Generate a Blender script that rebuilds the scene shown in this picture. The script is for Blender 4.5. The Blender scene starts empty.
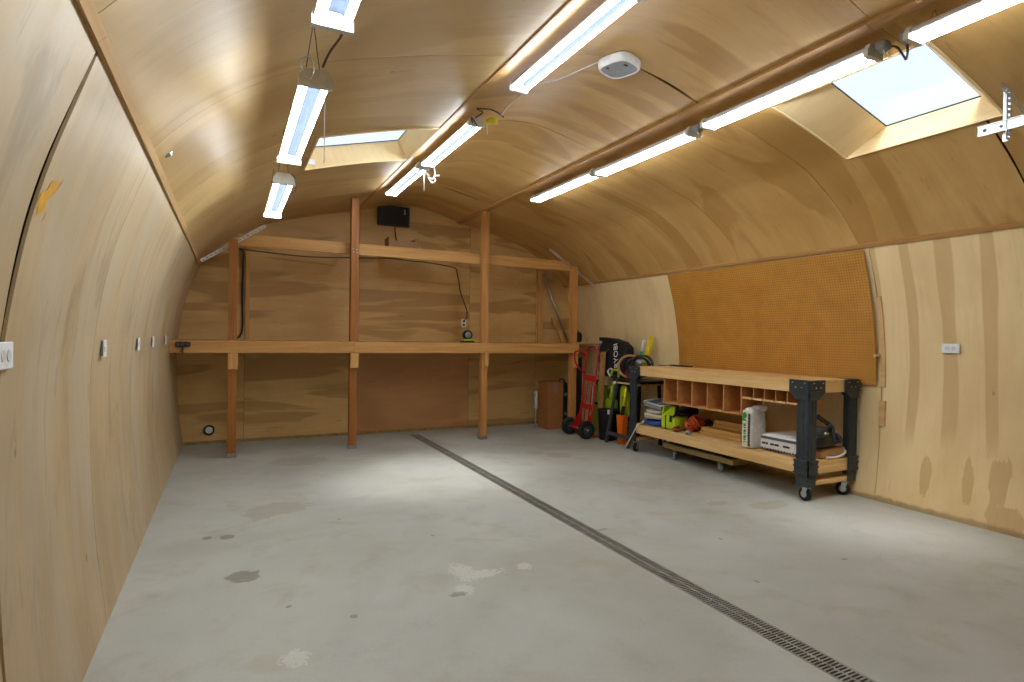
import bpy, bmesh, math, random
from mathutils import Vector, Matrix, noise as mnoise
R = math.radians
PI = math.pi
rng = random.Random(7)
scene = bpy.context.scene
COL = scene.collection

# ------------------------------------------------------------------ helpers
def lin(c):
    return tuple((x/12.92 if x <= 0.04045 else ((x+0.055)/1.055)**2.4) for x in (v/255.0 for v in c)) + (1.0,)

class MB:
    """collects shapes into one mesh"""
    def __init__(self):
        self.bm = bmesh.new()
        self.uv = self.bm.loops.layers.uv.new('UVMap')
        self.mi = 0
    def _face(self, vs, uvs=None, smooth=False):
        try:
            f = self.bm.faces.new(vs)
        except ValueError:
            return None
        f.material_index = self.mi; f.smooth = smooth
        if uvs:
            for l, u in zip(f.loops, uvs): l[self.uv].uv = u
        return f
    def hexa(self, pts):
        v = [self.bm.verts.new(p) for p in pts]
        for q in ((0,3,2,1),(4,5,6,7),(0,1,5,4),(1,2,6,5),(2,3,7,6),(3,0,4,7)):
            self._face([v[i] for i in q])
        return self
    def box(self, lo, hi):
        x0,y0,z0 = lo; x1,y1,z1 = hi
        return self.hexa([(x0,y0,z0),(x1,y0,z0),(x1,y1,z0),(x0,y1,z0),(x0,y0,z1),(x1,y0,z1),(x1,y1,z1),(x0,y1,z1)])
    def obox(self, c, size, M=None):
        M = M or Matrix.Identity(3); c = Vector(c); a,b,d = (s/2 for s in size)
        P = [(-a,-b,-d),(a,-b,-d),(a,b,-d),(-a,b,-d),(-a,-b,d),(a,-b,d),(a,b,d),(-a,b,d)]
        return self.hexa([c + M @ Vector(p) for p in P])
    def cbox(self, lo, hi, c=0.004):
        """box with chamfered edges along its longest axis"""
        L = [hi[i]-lo[i] for i in range(3)]; ax = L.index(max(L)); u,v = [i for i in range(3) if i != ax]
        pr = [(lo[u]+c,lo[v]),(hi[u]-c,lo[v]),(hi[u],lo[v]+c),(hi[u],hi[v]-c),(hi[u]-c,hi[v]),(lo[u]+c,hi[v]),(lo[u],hi[v]-c),(lo[u],lo[v]+c)]
        rings = []
        for a in (lo[ax], hi[ax]):
            ring = []
            for (p,q) in pr:
                co = [0,0,0]; co[ax]=a; co[u]=p; co[v]=q
                ring.append(self.bm.verts.new(co))
            rings.append(ring)
        n = len(pr)
        for i in range(n):
            self._face([rings[0][i],rings[0][(i+1)%n],rings[1][(i+1)%n],rings[1][i]])
        self._face(rings[0][::-1]); self._face(rings[1])
        return self
    def bar(self, p0, p1, w, h, up=(0,0,1)):
        p0=Vector(p0); p1=Vector(p1); d=(p1-p0); L=d.length; d.normalize()
        s=d.cross(Vector(up)); 
        if s.length<1e-4: s=d.cross(Vector((1,0,0)))
        s.normalize(); t=s.cross(d)
        M=Matrix((s,d,t)).transposed()
        return self.obox((p0+p1)/2,(w,L,h),M)
    def tube(self, pts, r, n=8, smooth=True, caps=True, closed=False):
        pts=[Vector(p) for p in pts]; rings=[]; m=len(pts)
        prev=None
        for i,p in enumerate(pts):
            if closed: t=(pts[(i+1)%m]-pts[i-1])
            else: t=(pts[min(i+1,m-1)]-pts[max(i-1,0)])
            t.normalize()
            if prev is None:
                a=t.cross(Vector((0,0,1)))
                if a.length<1e-3: a=t.cross(Vector((1,0,0)))
            else: a=prev-t*prev.dot(t)
            a.normalize(); prev=a; b=t.cross(a)
            rr=r[i] if isinstance(r,(list,tuple)) else r
            rings.append([self.bm.verts.new(p+(a*math.cos(2*PI*k/n)+b*math.sin(2*PI*k/n))*rr) for k in range(n)])
        for i in range(m if closed else m-1):
            A=rings[i];B=rings[(i+1)%m]
            for k in range(n): self._face([A[k],A[(k+1)%n],B[(k+1)%n],B[k]],smooth=smooth)
        if caps and not closed: self._face(rings[0][::-1]); self._face(rings[-1])
        return self
    def cyl(self, p0, p1, r0, r1=None, n=20, smooth=True):
        return self.tube([p0,p1],[r0,r0 if r1 is None else r1],n,smooth)
    def lathe(self, prof, M=None, n=24, origin=(0,0,0), smooth=True):
        """prof: list of (r, z) about local z"""
        M=M or Matrix.Identity(3); o=Vector(origin); rings=[]
        for (r,z) in prof:
            if r<1e-6: rings.append([self.bm.verts.new(o+M@Vector((0,0,z)))])
            else: rings.append([self.bm.verts.new(o+M@Vector((r*math.cos(2*PI*k/n),r*math.sin(2*PI*k/n),z))) for k in range(n)])
        for A,B in zip(rings,rings[1:]):
            for k in range(n):
                if len(A)==1 and len(B)==1: continue
                if len(A)==1: self._face([A[0],B[k],B[(k+1)%n]],smooth=smooth)
                elif len(B)==1: self._face([A[k],A[(k+1)%n],B[0]],smooth=smooth)
                else: self._face([A[k],A[(k+1)%n],B[(k+1)%n],B[k]],smooth=smooth)
        return self
    def prism(self, poly, fn, d0, d1):
        """poly of 2D points; fn(u,v,d) -> 3D point"""
        A=[self.bm.verts.new(fn(u,v,d0)) for u,v in poly]; B=[self.bm.verts.new(fn(u,v,d1)) for u,v in poly]; n=len(poly)
        for k in range(n): self._face([A[k],A[(k+1)%n],B[(k+1)%n],B[k]])
        self._face(A[::-1]); self._face(B)
        return self
    def soft(self, c, size, k=5.0, noise=0.0, nf=6.0, seed=0, n=10, M=None, fn=None):
        """rounded, slightly lumpy box"""
        M=M or Matrix.Identity(3); c=Vector(c); H=Vector(size)/2; vd={}
        def V(p):
            key=tuple(round(x,5) for x in p)
            if key not in vd:
                s=(abs(p[0])**k+abs(p[1])**k+abs(p[2])**k)**(1/k)
                q=Vector(p)/s
                if fn: q=fn(q)
                w=Vector((q.x*H.x,q.y*H.y,q.z*H.z))
                if noise:
                    d=mnoise.noise_vector((w+Vector((seed*3.1,seed*1.7,seed)))*nf)
                    w=w+Vector((d.x,d.y,d.z))*noise
                vd[key]=self.bm.verts.new(c+M@w)
            return vd[key]
        g=[-1+2*i/n for i in range(n+1)]
        for ax in range(3):
            for sg in (-1,1):
                for i in range(n):
                    for j in range(n):
                        q=[]
                        for (a,b) in ((i,j),(i+1,j),(i+1,j+1),(i,j+1)):
                            p=[0,0,0];p[ax]=sg;p[(ax+1)%3]=g[a];p[(ax+2)%3]=g[b]
                            q.append(V(p))
                        self._face(q if sg>0 else q[::-1],smooth=True)
        return self
    def seat(self, z):
        lo=min(v.co.z for v in self.bm.verts); bmesh.ops.translate(self.bm,verts=self.bm.verts[:],vec=(0,0,z-lo)); return self
    def build(self, name, mats, parent=None, label=None):
        if not isinstance(mats,(list,tuple)): mats=[mats]
        loc=Vector((0,0,0)); p=parent
        while p is not None:
            loc+=p.location; p=p.parent
        me=bpy.data.meshes.new(name)
        bmesh.ops.recalc_face_normals(self.bm,faces=self.bm.faces[:])
        if parent is not None: bmesh.ops.translate(self.bm,verts=self.bm.verts[:],vec=-loc)
        self.bm.to_mesh(me); self.bm.free()
        for m in mats: me.materials.append(m)
        o=bpy.data.objects.new(name,me); COL.objects.link(o)
        if parent is not None: o.parent=parent
        if label: o['label']=label
        return o

def tag(o,label,cat,group=None):
    o['label']=label; o['category']=cat
    if group: o['group']=group
    return o
def struct(o):
    o['kind']='structure'; return o
def thing(name,loc,label,cat,group=None):
    o=bpy.data.objects.new(name,None); COL.objects.link(o); o.location=loc; o.empty_display_size=0.05
    return tag(o,label,cat,group)
def single(name,mb,mats,label,cat,group=None):
    """a thing that is one mesh, origin at the centre of its base"""
    vs=[v.co for v in mb.bm.verts]
    lo=[min(v[i] for v in vs) for i in range(3)]; hi=[max(v[i] for v in vs) for i in range(3)]
    c=Vector(((lo[0]+hi[0])/2,(lo[1]+hi[1])/2,lo[2]))
    bmesh.ops.translate(mb.bm,verts=mb.bm.verts[:],vec=-c)
    o=mb.build(name,mats); o.location=c
    return tag(o,label,cat,group)
def dup(root,loc,label=None,rotz=None):
    r=root.copy(); COL.objects.link(r); r.location=loc
    if rotz is not None: r.rotation_euler=(0,0,rotz)
    if label: r['label']=label
    for ch in list(root.children):
        c=ch.copy(); COL.objects.link(c); c.parent=r
        for g in list(ch.children):
            d=g.copy(); COL.objects.link(d); d.parent=c
    return r
def text_part(name,body,size,M4,mat,parent,extrude=0.0008,align='CENTER'):
    cu=bpy.data.curves.new(name,'FONT'); cu.body=body; cu.size=size; cu.extrude=extrude; cu.align_x=align; cu.align_y='CENTER'
    t=bpy.data.objects.new(name+'_tmp',cu); COL.objects.link(t)
    dg=bpy.context.evaluated_depsgraph_get(); me=bpy.data.meshes.new_from_object(t.evaluated_get(dg))
    bpy.data.objects.remove(t)
    loc=Vector((0,0,0)); p=parent
    while p is not None: loc+=p.location; p=p.parent
    me.transform(Matrix.Translation(-loc)@M4); me.materials.clear(); me.materials.append(mat); me.name=name
    o=bpy.data.objects.new(name,me); COL.objects.link(o); o.parent=parent
    return o

# ------------------------------------------------------------------ materials
def new_mat(name):
    m=bpy.data.materials.new(name); m.use_nodes=True; nt=m.node_tree; nt.nodes.clear()
    out=nt.nodes.new('ShaderNodeOutputMaterial'); b=nt.nodes.new('ShaderNodeBsdfPrincipled'); nt.links.new(b.outputs[0],out.inputs[0])
    return m,nt,b
class NT:
    def __init__(s,nt): s.nt=nt
    def n(s,t,**kw):
        x=s.nt.nodes.new(t)
        for k,v in kw.items(): setattr(x,k,v)
        return x
    def l(s,a,b): s.nt.links.new(a,b)
    def mapping(s,vec,scale=(1,1,1),loc=(0,0,0)):
        m=s.n('ShaderNodeMapping'); m.inputs['Scale'].default_value=scale; m.inputs['Location'].default_value=loc; s.l(vec,m.inputs['Vector']); return m.outputs[0]
    def noise(s,vec,scale=1,detail=4,rough=0.55,dist=0.0):
        x=s.n('ShaderNodeTexNoise'); x.inputs['Scale'].default_value=scale; x.inputs['Detail'].default_value=detail; x.inputs['Roughness'].default_value=rough; x.inputs['Distortion'].default_value=dist
        s.l(vec,x.inputs['Vector']); return x.outputs['Fac']
    def ramp(s,fac,stops):
        r=s.n('ShaderNodeValToRGB'); e=r.color_ramp.elements
        while len(e)<len(stops): e.new(0.5)
        for el,(p,c) in zip(e,stops): el.position=p; el.color=c if len(c)==4 else lin(c)
        s.l(fac,r.inputs[0]); return r.outputs[0]
    def mix(s,fac,a,b,mode='MIX'):
        m=s.n('ShaderNodeMix',data_type='RGBA',blend_type=mode)
        for sock,v in ((m.inputs[0],fac),(m.inputs[6],a),(m.inputs[7],b)):
            if isinstance(v,(int,float)): sock.default_value=v
            elif isinstance(v,tuple): sock.default_value=v
            else: s.l(v,sock)
        return m.outputs[2]
    def math(s,op,a,b=None,c=None,clamp=False):
        m=s.n('ShaderNodeMath',operation=op,use_clamp=clamp)
        for i,v in enumerate((a,b,c)):
            if v is None: continue
            if isinstance(v,(int,float)): m.inputs[i].default_value=v
            else: s.l(v,m.inputs[i])
        return m.outputs[0]
    def step(s,x,a,b):
        m=s.n('ShaderNodeMapRange',interpolation_type='SMOOTHSTEP'); s.l(x,m.inputs[0])
        m.inputs[1].default_value=a; m.inputs[2].default_value=b; m.inputs[3].default_value=0; m.inputs[4].default_value=1
        return m.outputs[0]
    def bump(s,h,strength,dist,b):
        x=s.n('ShaderNodeBump'); x.inputs['Strength'].default_value=strength; x.inputs['Distance'].default_value=dist
        s.l(h,x.inputs['Height']); s.l(x.outputs[0],b.inputs['Normal'])
W=(1,1,1,1); K=(0,0,0,1)

def plain(name,rgb,rough=0.6,metal=0.0,var=0.12,scale=30.0,spec=0.5,bump=0.0):
    """a flat colour with a little procedural wear"""
    m,nt,b=new_mat(name); N=NT(nt); tc=N.n('ShaderNodeTexCoord')
    f=N.noise(tc.outputs['Object'],scale,4,0.6)
    c=lin(rgb); lo=tuple(x*(1-var) for x in c[:3])+(1,); hi=tuple(min(1,x*(1+var)) for x in c[:3])+(1,)
    N.l(N.ramp(f,[(0.3,lo),(0.7,hi)]),b.inputs['Base Color'])
    b.inputs['Roughness'].default_value=rough; b.inputs['Metallic'].default_value=metal; b.inputs['Specular IOR Level'].default_value=spec
    if bump: N.bump(f,bump,0.01,b)
    return m

def plywood(name,light,mid,dark,band,patch,band_w=1.6,band_amt=0.6,rough=0.42,patch_amt=0.5,coat=0.0,grey=None,stripes=None,stains=False,band_soft=0.10):
    """UV: u across the grain (metres), v along the grain"""
    m,nt,b=new_mat(name); N=NT(nt); tc=N.n('ShaderNodeTexCoord'); uv=tc.outputs['UV']
    fine=N.noise(N.mapping(uv,(30,1.8,1)),1,5,0.65,0.6)
    medium=N.noise(N.mapping(uv,(3.4,0.6,1)),1,3,0.5,1.2)
    col=N.ramp(medium,[(0.32,lin(mid)),(0.66,lin(light))])
    col=N.mix(N.math('MULTIPLY',N.step(fine,0.46,0.78),0.20),col,lin(dark))
    # broad heartwood bands that wander along the grain
    bands=N.noise(N.mapping(uv,(band_w*1.5,0.42,1),(3.3,1.1,0)),1,3,0.5,0.9)
    bm_=N.step(bands,0.52,0.52+band_soft)
    col=N.mix(N.math('MULTIPLY',bm_,band_amt),col,lin(band))
    if grey:
        g=N.noise(N.mapping(uv,(1.9,0.45,1),(7.7,4,0)),1,4,0.6,1.0)
        col=N.mix(N.math('MULTIPLY',N.step(g,0.46,0.62),0.65),col,lin(grey))
        g2=N.noise(N.mapping(uv,(4.0,1.2,1),(1.7,9,0)),1,5,0.65,0.9)
        col=N.mix(N.math('MULTIPLY',N.step(g2,0.55,0.69),0.42),col,lin((128,114,92)))
    # short elongated figure marks and knots
    fig=N.noise(N.mapping(uv,(26,3.2,1),(11,3,0)),1,3,0.5,1.0)
    col=N.mix(N.math('MULTIPLY',N.step(fig,0.66,0.75),patch_amt),col,lin(patch))
    vo=N.n('ShaderNodeTexVoronoi'); vo.inputs['Scale'].default_value=1.0; vo.inputs['Randomness'].default_value=1.0
    N.l(N.mapping(uv,(3.2,2.1,1)),vo.inputs['Vector'])
    kn=N.math('SUBTRACT',1.0,N.step(vo.outputs['Distance'],0.022,0.05))
    keep=N.math('GREATER_THAN',N.noise(vo.outputs['Position'],7.3,0,0.5),0.5)
    col=N.mix(N.math('MULTIPLY',N.math('MULTIPLY',kn,keep),0.6),col,lin((92,60,32)))
    if stripes:
        wv=N.n('ShaderNodeTexWave',wave_type='BANDS',bands_direction='X',wave_profile='SIN')
        wv.inputs['Scale'].default_value=stripes; wv.inputs['Distortion'].default_value=2.3; wv.inputs['Detail'].default_value=2.5; wv.inputs['Detail Scale'].default_value=1.8
        N.l(N.mapping(uv,(1,0.22,1),(-0.04,0.0,0)),wv.inputs['Vector'])
        sep=N.n('ShaderNodeSeparateXYZ'); N.l(uv,sep.inputs[0])
        g0=N.n('ShaderNodeNewGeometry'); s0=N.n('ShaderNodeSeparateXYZ'); N.l(g0.outputs['Position'],s0.inputs[0])
        near=N.math('SUBTRACT',1.0,N.step(s0.outputs[1],3.04,3.06))
        fade=N.step(N.math('ADD',s0.outputs[2],N.math('MULTIPLY',medium,0.5)),0.72,1.0)
        col=N.mix(N.math('MULTIPLY',N.math('MULTIPLY',N.step(wv.outputs['Fac'],0.72,0.84),N.math('MULTIPLY',fade,near)),0.48),col,lin((180,138,88)))
    if stains:   # old water marks rising from the floor
        geo=N.n('ShaderNodeNewGeometry'); sp=N.n('ShaderNodeSeparateXYZ'); N.l(geo.outputs['Position'],sp.inputs[0])
        pn=N.noise(N.mapping(geo.outputs['Position'],(14,14,3.2)),1,4,0.6)
        tot=None
        for (y,z,ry,rz) in ((2.66,0.30,0.045,0.17),(2.37,0.30,0.04,0.20),(2.16,0.36,0.07,0.22),(2.12,0.1,0.12,0.12)):
            a=N.math('POWER',N.math('DIVIDE',N.math('SUBTRACT',sp.outputs[1],y),ry),2.0)
            c_=N.math('POWER',N.math('DIVIDE',N.math('SUBTRACT',sp.outputs[2],z),rz),2.0)
            d=N.math('ADD',N.math('ADD',a,c_),N.math('MULTIPLY',N.math('SUBTRACT',pn,0.5),3.2))
            k=N.math('SUBTRACT',1.0,N.step(d,0.75,1.05))
            tot=k if tot is None else N.math('MAXIMUM',tot,k)
        col=N.mix(N.math('MULTIPLY',tot,0.42),col,lin((160,116,50)))
        edge=N.math('SUBTRACT',1.0,N.step(N.math('ADD',sp.outputs[2],N.math('MULTIPLY',pn,-0.05)),0.0,0.035))
        col=N.mix(N.math('MULTIPLY',edge,0.6),col,lin((96,66,36)))
    cl_=N.noise(N.mapping(uv,(1.3,1.0,1),(5,2,0)),1,4,0.6,0.5)
    col=N.mix(N.math('MULTIPLY',N.step(cl_,0.40,0.68),0.28),col,lin(dark))
    N.l(col,b.inputs['Base Color'])
    rg=N.n('ShaderNodeMapRange'); N.l(medium,rg.inputs[0]); rg.inputs[3].default_value=rough-0.06; rg.inputs[4].default_value=rough+0.1
    N.l(rg.outputs[0],b.inputs['Roughness'])
    b.inputs['Coat Weight'].default_value=coat; b.inputs['Coat Roughness'].default_value=0.25
    big=N.noise(N.mapping(uv,(1.1,0.8,1)),1,2,0.5)
    h=N.math('ADD',N.math('MULTIPLY',big,1.0),N.math('MULTIPLY',fine,0.03))
    N.bump(h,0.16,0.05,b)
    return m

def lumber(name,light,dark,axis,rough=0.6,knots=True):
    m,nt,b=new_mat(name); N=NT(nt); tc=N.n('ShaderNodeTexCoord'); oi=N.n('ShaderNodeObjectInfo')
    v=N.n('ShaderNodeVectorMath',operation='ADD'); N.l(tc.outputs['Object'],v.inputs[0])
    sc=[16,16,16]; sc[axis]=0.8
    cm=N.n('ShaderNodeCombineXYZ'); N.l(N.math('MULTIPLY',oi.outputs['Random'],13.0),cm.inputs[0]); N.l(N.math('MULTIPLY',oi.outputs['Random'],7.0),cm.inputs[1]); N.l(cm.outputs[0],v.inputs[1])
    f=N.noise(N.mapping(v.outputs[0],tuple(sc)),1,4,0.6,1.0)
    sc2=[60,60,60]; sc2[axis]=2.0
    g=N.noise(N.mapping(v.outputs[0],tuple(sc2)),1,3,0.6)
    col=N.ramp(f,[(0.3,lin(dark)),(0.65,lin(light))])
    col=N.mix(N.math('MULTIPLY',N.step(g,0.5,0.75),0.25),col,lin(dark))
    if knots:
        vo=N.n('ShaderNodeTexVoronoi'); s3=[9,9,9]; s3[axis]=4.0
        N.l(N.mapping(v.outputs[0],tuple(s3)),vo.inputs['Vector'])
        kn=N.math('SUBTRACT',1.0,N.step(vo.outputs['Distance'],0.05,0.16))
        col=N.mix(N.math('MULTIPLY',kn,0.6),col,lin((110,66,30)))
    N.l(col,b.inputs['Base Color']); b.inputs['Roughness'].default_value=rough
    N.bump(g,0.15,0.004,b)
    return m

def concrete():
    m,nt,b=new_mat('concrete'); N=NT(nt); geo=N.n('ShaderNodeNewGeometry'); p=geo.outputs['Position']
    a=N.noise(p,0.55,4,0.6,0.4); c=N.noise(p,3.5,6,0.65,0.3); d=N.noise(p,60,3,0.6)
    col=N.ramp(a,[(0.33,lin((164,165,155))),(0.5,lin((178,181,176))),(0.68,lin((192,195,190)))])
    col=N.mix(N.math('MULTIPLY',N.step(c,0.50,0.72),0.30),col,lin((150,147,128)))
    col=N.mix(N.math('MULTIPLY',N.step(d,0.52,0.75),0.12),col,lin((120,118,108)))
    e=N.noise(p,1.6,3,0.5,1.5)
    col=N.mix(N.math('MULTIPLY',N.step(e,0.57,0.70),0.30),col,lin((158,150,118)))
    sp=N.n('ShaderNodeSeparateXYZ'); N.l(p,sp.inputs[0])
    wn=N.noise(p,14,4,0.6); wn2=N.noise(p,45,3,0.6)
    def spots(lst,colr,amt,nm=1.4,tex=wn):
        nonlocal col
        tot=None
        for (x,y,rx,ry) in lst:
            q=N.math('POWER',N.math('DIVIDE',N.math('SUBTRACT',sp.outputs[0],x),rx),2.0)
            r=N.math('POWER',N.math('DIVIDE',N.math('SUBTRACT',sp.outputs[1],y),ry),2.0)
            s=N.math('ADD',N.math('ADD',q,r),N.math('MULTIPLY',N.math('SUBTRACT',tex,0.5),nm*2))
            k=N.math('SUBTRACT',1.0,N.step(s,0.7,1.1))
            tot=k if tot is None else N.math('MAXIMUM',tot,k)
        col=N.mix(N.math('MULTIPLY',tot,amt),col,lin(colr))
    spots([(0.08,3.575,0.10,0.085),(-0.01,4.32,0.05,0.05),(-0.13,4.36,0.03,0.04)],(104,97,84),0.6)
    spots([(0.37,4.87,0.22,0.18),(0.22,4.8,0.12,0.2),(0.70,6.6,0.30,0.25),(3.52,5.77,0.16,0.16),(3.3,6.0,0.1,0.12),(4.13,3.33,0.22,0.10),(3.75,3.55,0.12,0.06)],(146,138,112),0.35)
    spots([(1.25,3.12,0.07,0.13),(1.34,3.05,0.13,0.05),(1.17,2.9,0.05,0.06),(0.26,2.58,0.06,0.07),(1.62,3.05,0.05,0.05)],(222,222,216),0.38,3.0,wn2)
    spots([(0.28,3.09,0.016,0.016),(0.75,4.4,0.012,0.014),(1.28,3.78,0.012,0.014),(1.12,2.86,0.05,0.03),(2.45,3.4,0.05,0.012),(3.1,2.9,0.014,0.02),(0.56,2.85,0.022,0.02),(3.55,2.3,0.02,0.014),(2.75,2.3,0.014,0.02)],(84,80,74),0.5,1.6,wn2)
    # hairline light scuffs
    sc=N.noise(N.mapping(p,(3,14,1)),1,5,0.7,0.5)
    col=N.mix(N.math('MULTIPLY',N.step(sc,0.62,0.72),0.18),col,lin((205,205,198)))
    N.l(col,b.inputs['Base Color']); 
    rg=N.n('ShaderNodeMapRange'); N.l(c,rg.inputs[0]); rg.inputs[3].default_value=0.48; rg.inputs[4].default_value=0.75; N.l(rg.outputs[0],b.inputs['Roughness'])
    N.bump(N.math('ADD',c,N.math('MULTIPLY',d,0.25)),0.18,0.01,b)
    return m

def pegboard_mat():
    m,nt,b=new_mat('hardboard with holes'); N=NT(nt); tc=N.n('ShaderNodeTexCoord'); uv=tc.outputs['UV']
    s=N.n('ShaderNodeVectorMath',operation='SCALE'); s.inputs['Scale'].default_value=1/0.0254; N.l(uv,s.inputs[0])
    fr=N.n('ShaderNodeVectorMath',operation='FRACTION'); N.l(s.outputs[0],fr.inputs[0])
    sb=N.n('ShaderNodeVectorMath',operation='SUBTRACT'); sb.inputs[1].default_value=(0.5,0.5,0); N.l(fr.outputs[0],sb.inputs[0])
    ln=N.n('ShaderNodeVectorMath',operation='LENGTH'); N.l(sb.outputs[0],ln.inputs[0])
    hole=N.math('SUBTRACT',1.0,N.step(ln.outputs['Value'],0.13,0.22))
    f=N.noise(uv,5,5,0.6); g=N.noise(uv,70,3,0.6)
    col=N.ramp(f,[(0.3,lin((170,116,42))),(0.7,lin((188,134,54)))])
    col=N.mix(N.math('MULTIPLY',N.step(g,0.6,0.75),0.12),col,lin((210,170,110)))
    col=N.mix(N.math('MULTIPLY',hole,0.75),col,lin((58,36,14)))
    N.l(col,b.inputs['Base Color']); b.inputs['Roughness'].default_value=0.5
    return m
def emit(name,rgb,strength):
    m=bpy.data.materials.new(name); m.use_nodes=True; nt=m.node_tree; nt.nodes.clear()
    o=nt.nodes.new('ShaderNodeOutputMaterial'); e=nt.nodes.new('ShaderNodeEmission'); e.inputs[0].default_value=(*rgb,1); e.inputs[1].default_value=strength
    nt.links.new(e.outputs[0],o.inputs[0]); return m
def glass_mat():
    m=bpy.data.materials.new('skylight glass'); m.use_nodes=True; nt=m.node_tree; nt.nodes.clear(); N=NT(nt)
    o=N.n('ShaderNodeOutputMaterial'); t=N.n('ShaderNodeBsdfTransparent'); g=N.n('ShaderNodeBsdfGlossy'); g.inputs['Roughness'].default_value=0.05
    t.inputs[0].default_value=(0.985,0.995,1,1)
    mx=N.n('ShaderNodeMixShader'); mx.inputs[0].default_value=0.04; N.l(t.outputs[0],mx.inputs[1]); N.l(g.outputs[0],mx.inputs[2]); N.l(mx.outputs[0],o.inputs[0]); return m

M_left=plywood('plywood left',(196,174,136),(184,160,121),(152,130,98),(170,143,101),(144,120,90),1.6,0.38,0.5,0.4,0.05,grey=(190,176,152))
M_ceil=plywood('plywood ceiling',(206,168,106),(194,153,90),(154,114,56),(164,122,60),(138,102,50),1.35,0.55,0.42,0.35,0.10,band_soft=0.06)
M_ceilL=plywood('plywood ceiling left',(200,170,118),(187,156,104),(152,118,72),(164,130,78),(140,108,64),1.2,0.45,0.42,0.35,0.10,band_soft=0.08)
M_right=plywood('plywood right',(232,207,158),(224,197,146),(190,156,106),(212,180,128),(168,130,84),0.9,0.22,0.5,0.2,0.0,stripes=1.12,stains=True)
M_back=plywood('plywood back',(220,184,122),(206,169,107),(164,126,72),(160,122,66),(116,82,44),2.0,0.6,0.5,0.4,band_soft=0.07)
M_brown=plywood('plywood brown',(204,156,106),(192,142,93),(156,110,70),(180,130,84),(150,106,66),1.0,0.4,0.5,0.3)
M_dark=plain('dark gap',(22,16,11),0.9)
M_yel=plain('yellow paint mark',(214,158,30),0.5)
M_conc=concrete()
M_trench=plain('trench concrete',(60,58,54),0.9)
M_trim=lumber('trim wood',(212,176,126),(190,150,100),1,0.55,False)
M_trimd=lumber('purlin wood',(192,148,94),(170,124,72),1,0.55,False)
M_lining=plywood('skylight lining',(246,222,174),(238,212,160),(190,150,100),(206,172,118),(170,130,84),1.0,0.3,0.45,0.2)
M_glass=glass_mat()
M_postR=lumber('post red fir',(170,108,42),(138,82,26),2,0.55,True)
M_postY=lumber('post fir',(196,142,80),(168,112,58),2,0.55,True)
M_beam=lumber('beam fir',(206,158,92),(178,126,66),0,0.55,True)
M_deck=lumber('deck wood',(190,146,90),(160,116,64),0,0.6,False)
M_cleat=lumber('cleat fir',(212,166,100),(186,136,76),2,0.55,False)
M_foot=plain('post base metal',(150,152,150),0.5,0.6)
M_pine_y=lumber('bench pine',(228,192,134),(204,160,98),1,0.55,True)
M_pine_x=lumber('bench pine cross',(228,192,134),(204,160,98),0,0.55,True)
M_cub=lumber('organiser plywood',(206,148,88),(180,120,66),1,0.6,False)
M_off=lumber('offcut wood',(222,186,112),(198,156,84),1,0.6,False)
M_resin=plain('black resin',(47,53,58),0.5,0,0.3,18)
M_black=plain('black plastic',(20,20,22),0.45)
M_blackm=plain('matt black',(16,16,17),0.8)
M_fab=plain('black bag fabric',(17,17,19),0.7,bump=0.3)
M_rub=plain('black rubber',(24,24,25),0.8)
M_steel=plain('zinc steel',(190,194,198),0.35,0.9)
M_galv=plain('galvanised steel',(206,210,214),0.42,0.75)
M_red=plain('red paint',(176,22,20),0.4)
M_dred=plain('dull red',(120,26,26),0.5)
M_lime=plain('lime plastic',(166,190,26),0.5)
M_limeb=plain('lime fabric',(178,202,24),0.7,bump=0.2)
M_limed=plain('dark lime',(128,150,34),0.5)
M_oran=plain('orange plastic',(226,104,22),0.45)
M_cordo=plain('orange cord',(196,84,40),0.55)
M_cordb=plain('rust cord',(146,74,40),0.6)
M_yelp=plain('yellow plastic',(224,206,30),0.45)
M_white=plain('white plastic',(226,228,230),0.45)
M_offw=plain('off white enamel',(212,212,206),0.45)
M_grey=plain('grey plastic',(140,146,150),0.5)
M_greyd=plain('dark grey metal',(70,74,78),0.5,0.3)
M_card=plain('cardboard',(158,104,54),0.85)
M_cardt=plain('pale cardboard',(150,116,84),0.85)
M_kraft=plain('kraft paper',(172,130,82),0.85,bump=0.4)
M_cloth=plain('canvas cloth',(190,178,160),0.9,bump=0.3)
M_tarpb=plain('blue tarp',(30,78,160),0.5,bump=0.3)
M_bagw=plain('white bag plastic',(222,222,220),0.35,bump=0.5)
M_bagg=plain('grey bag print',(96,90,92),0.5)
M_ink=plain('dark ink',(40,42,52),0.6)
M_green=plain('green ink',(34,150,60),0.5)
M_greent=plain('teal ink',(60,130,110),0.5)
M_cream=plain('cream paper print',(226,224,190),0.5)
M_screen=plain('glossy black screen',(8,9,10),0.12)
M_bezel=plain('bezel brown',(26,20,17),0.5)
M_cable=plain('brown cable',(84,56,30),0.6)
M_wire=plain('thin wire',(110,96,76),0.6)
M_olive=lumber('old plywood',(168,146,92),(132,112,66),1,0.7,False)
M_grate=plain('drain grate metal',(146,146,140),0.55,0.4,0.25,12)
M_peg=pegboard_mat()
M_tube=emit('tube light',(0.88,0.95,1.0),28.0)
M_refl=plain('white housing',(226,230,236),0.4)
M_refd=plain('reflector darkened against glare',(58,65,78),0.8,spec=0.03)  # colour darkened so the tubes' light does not wash the reflector out

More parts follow.
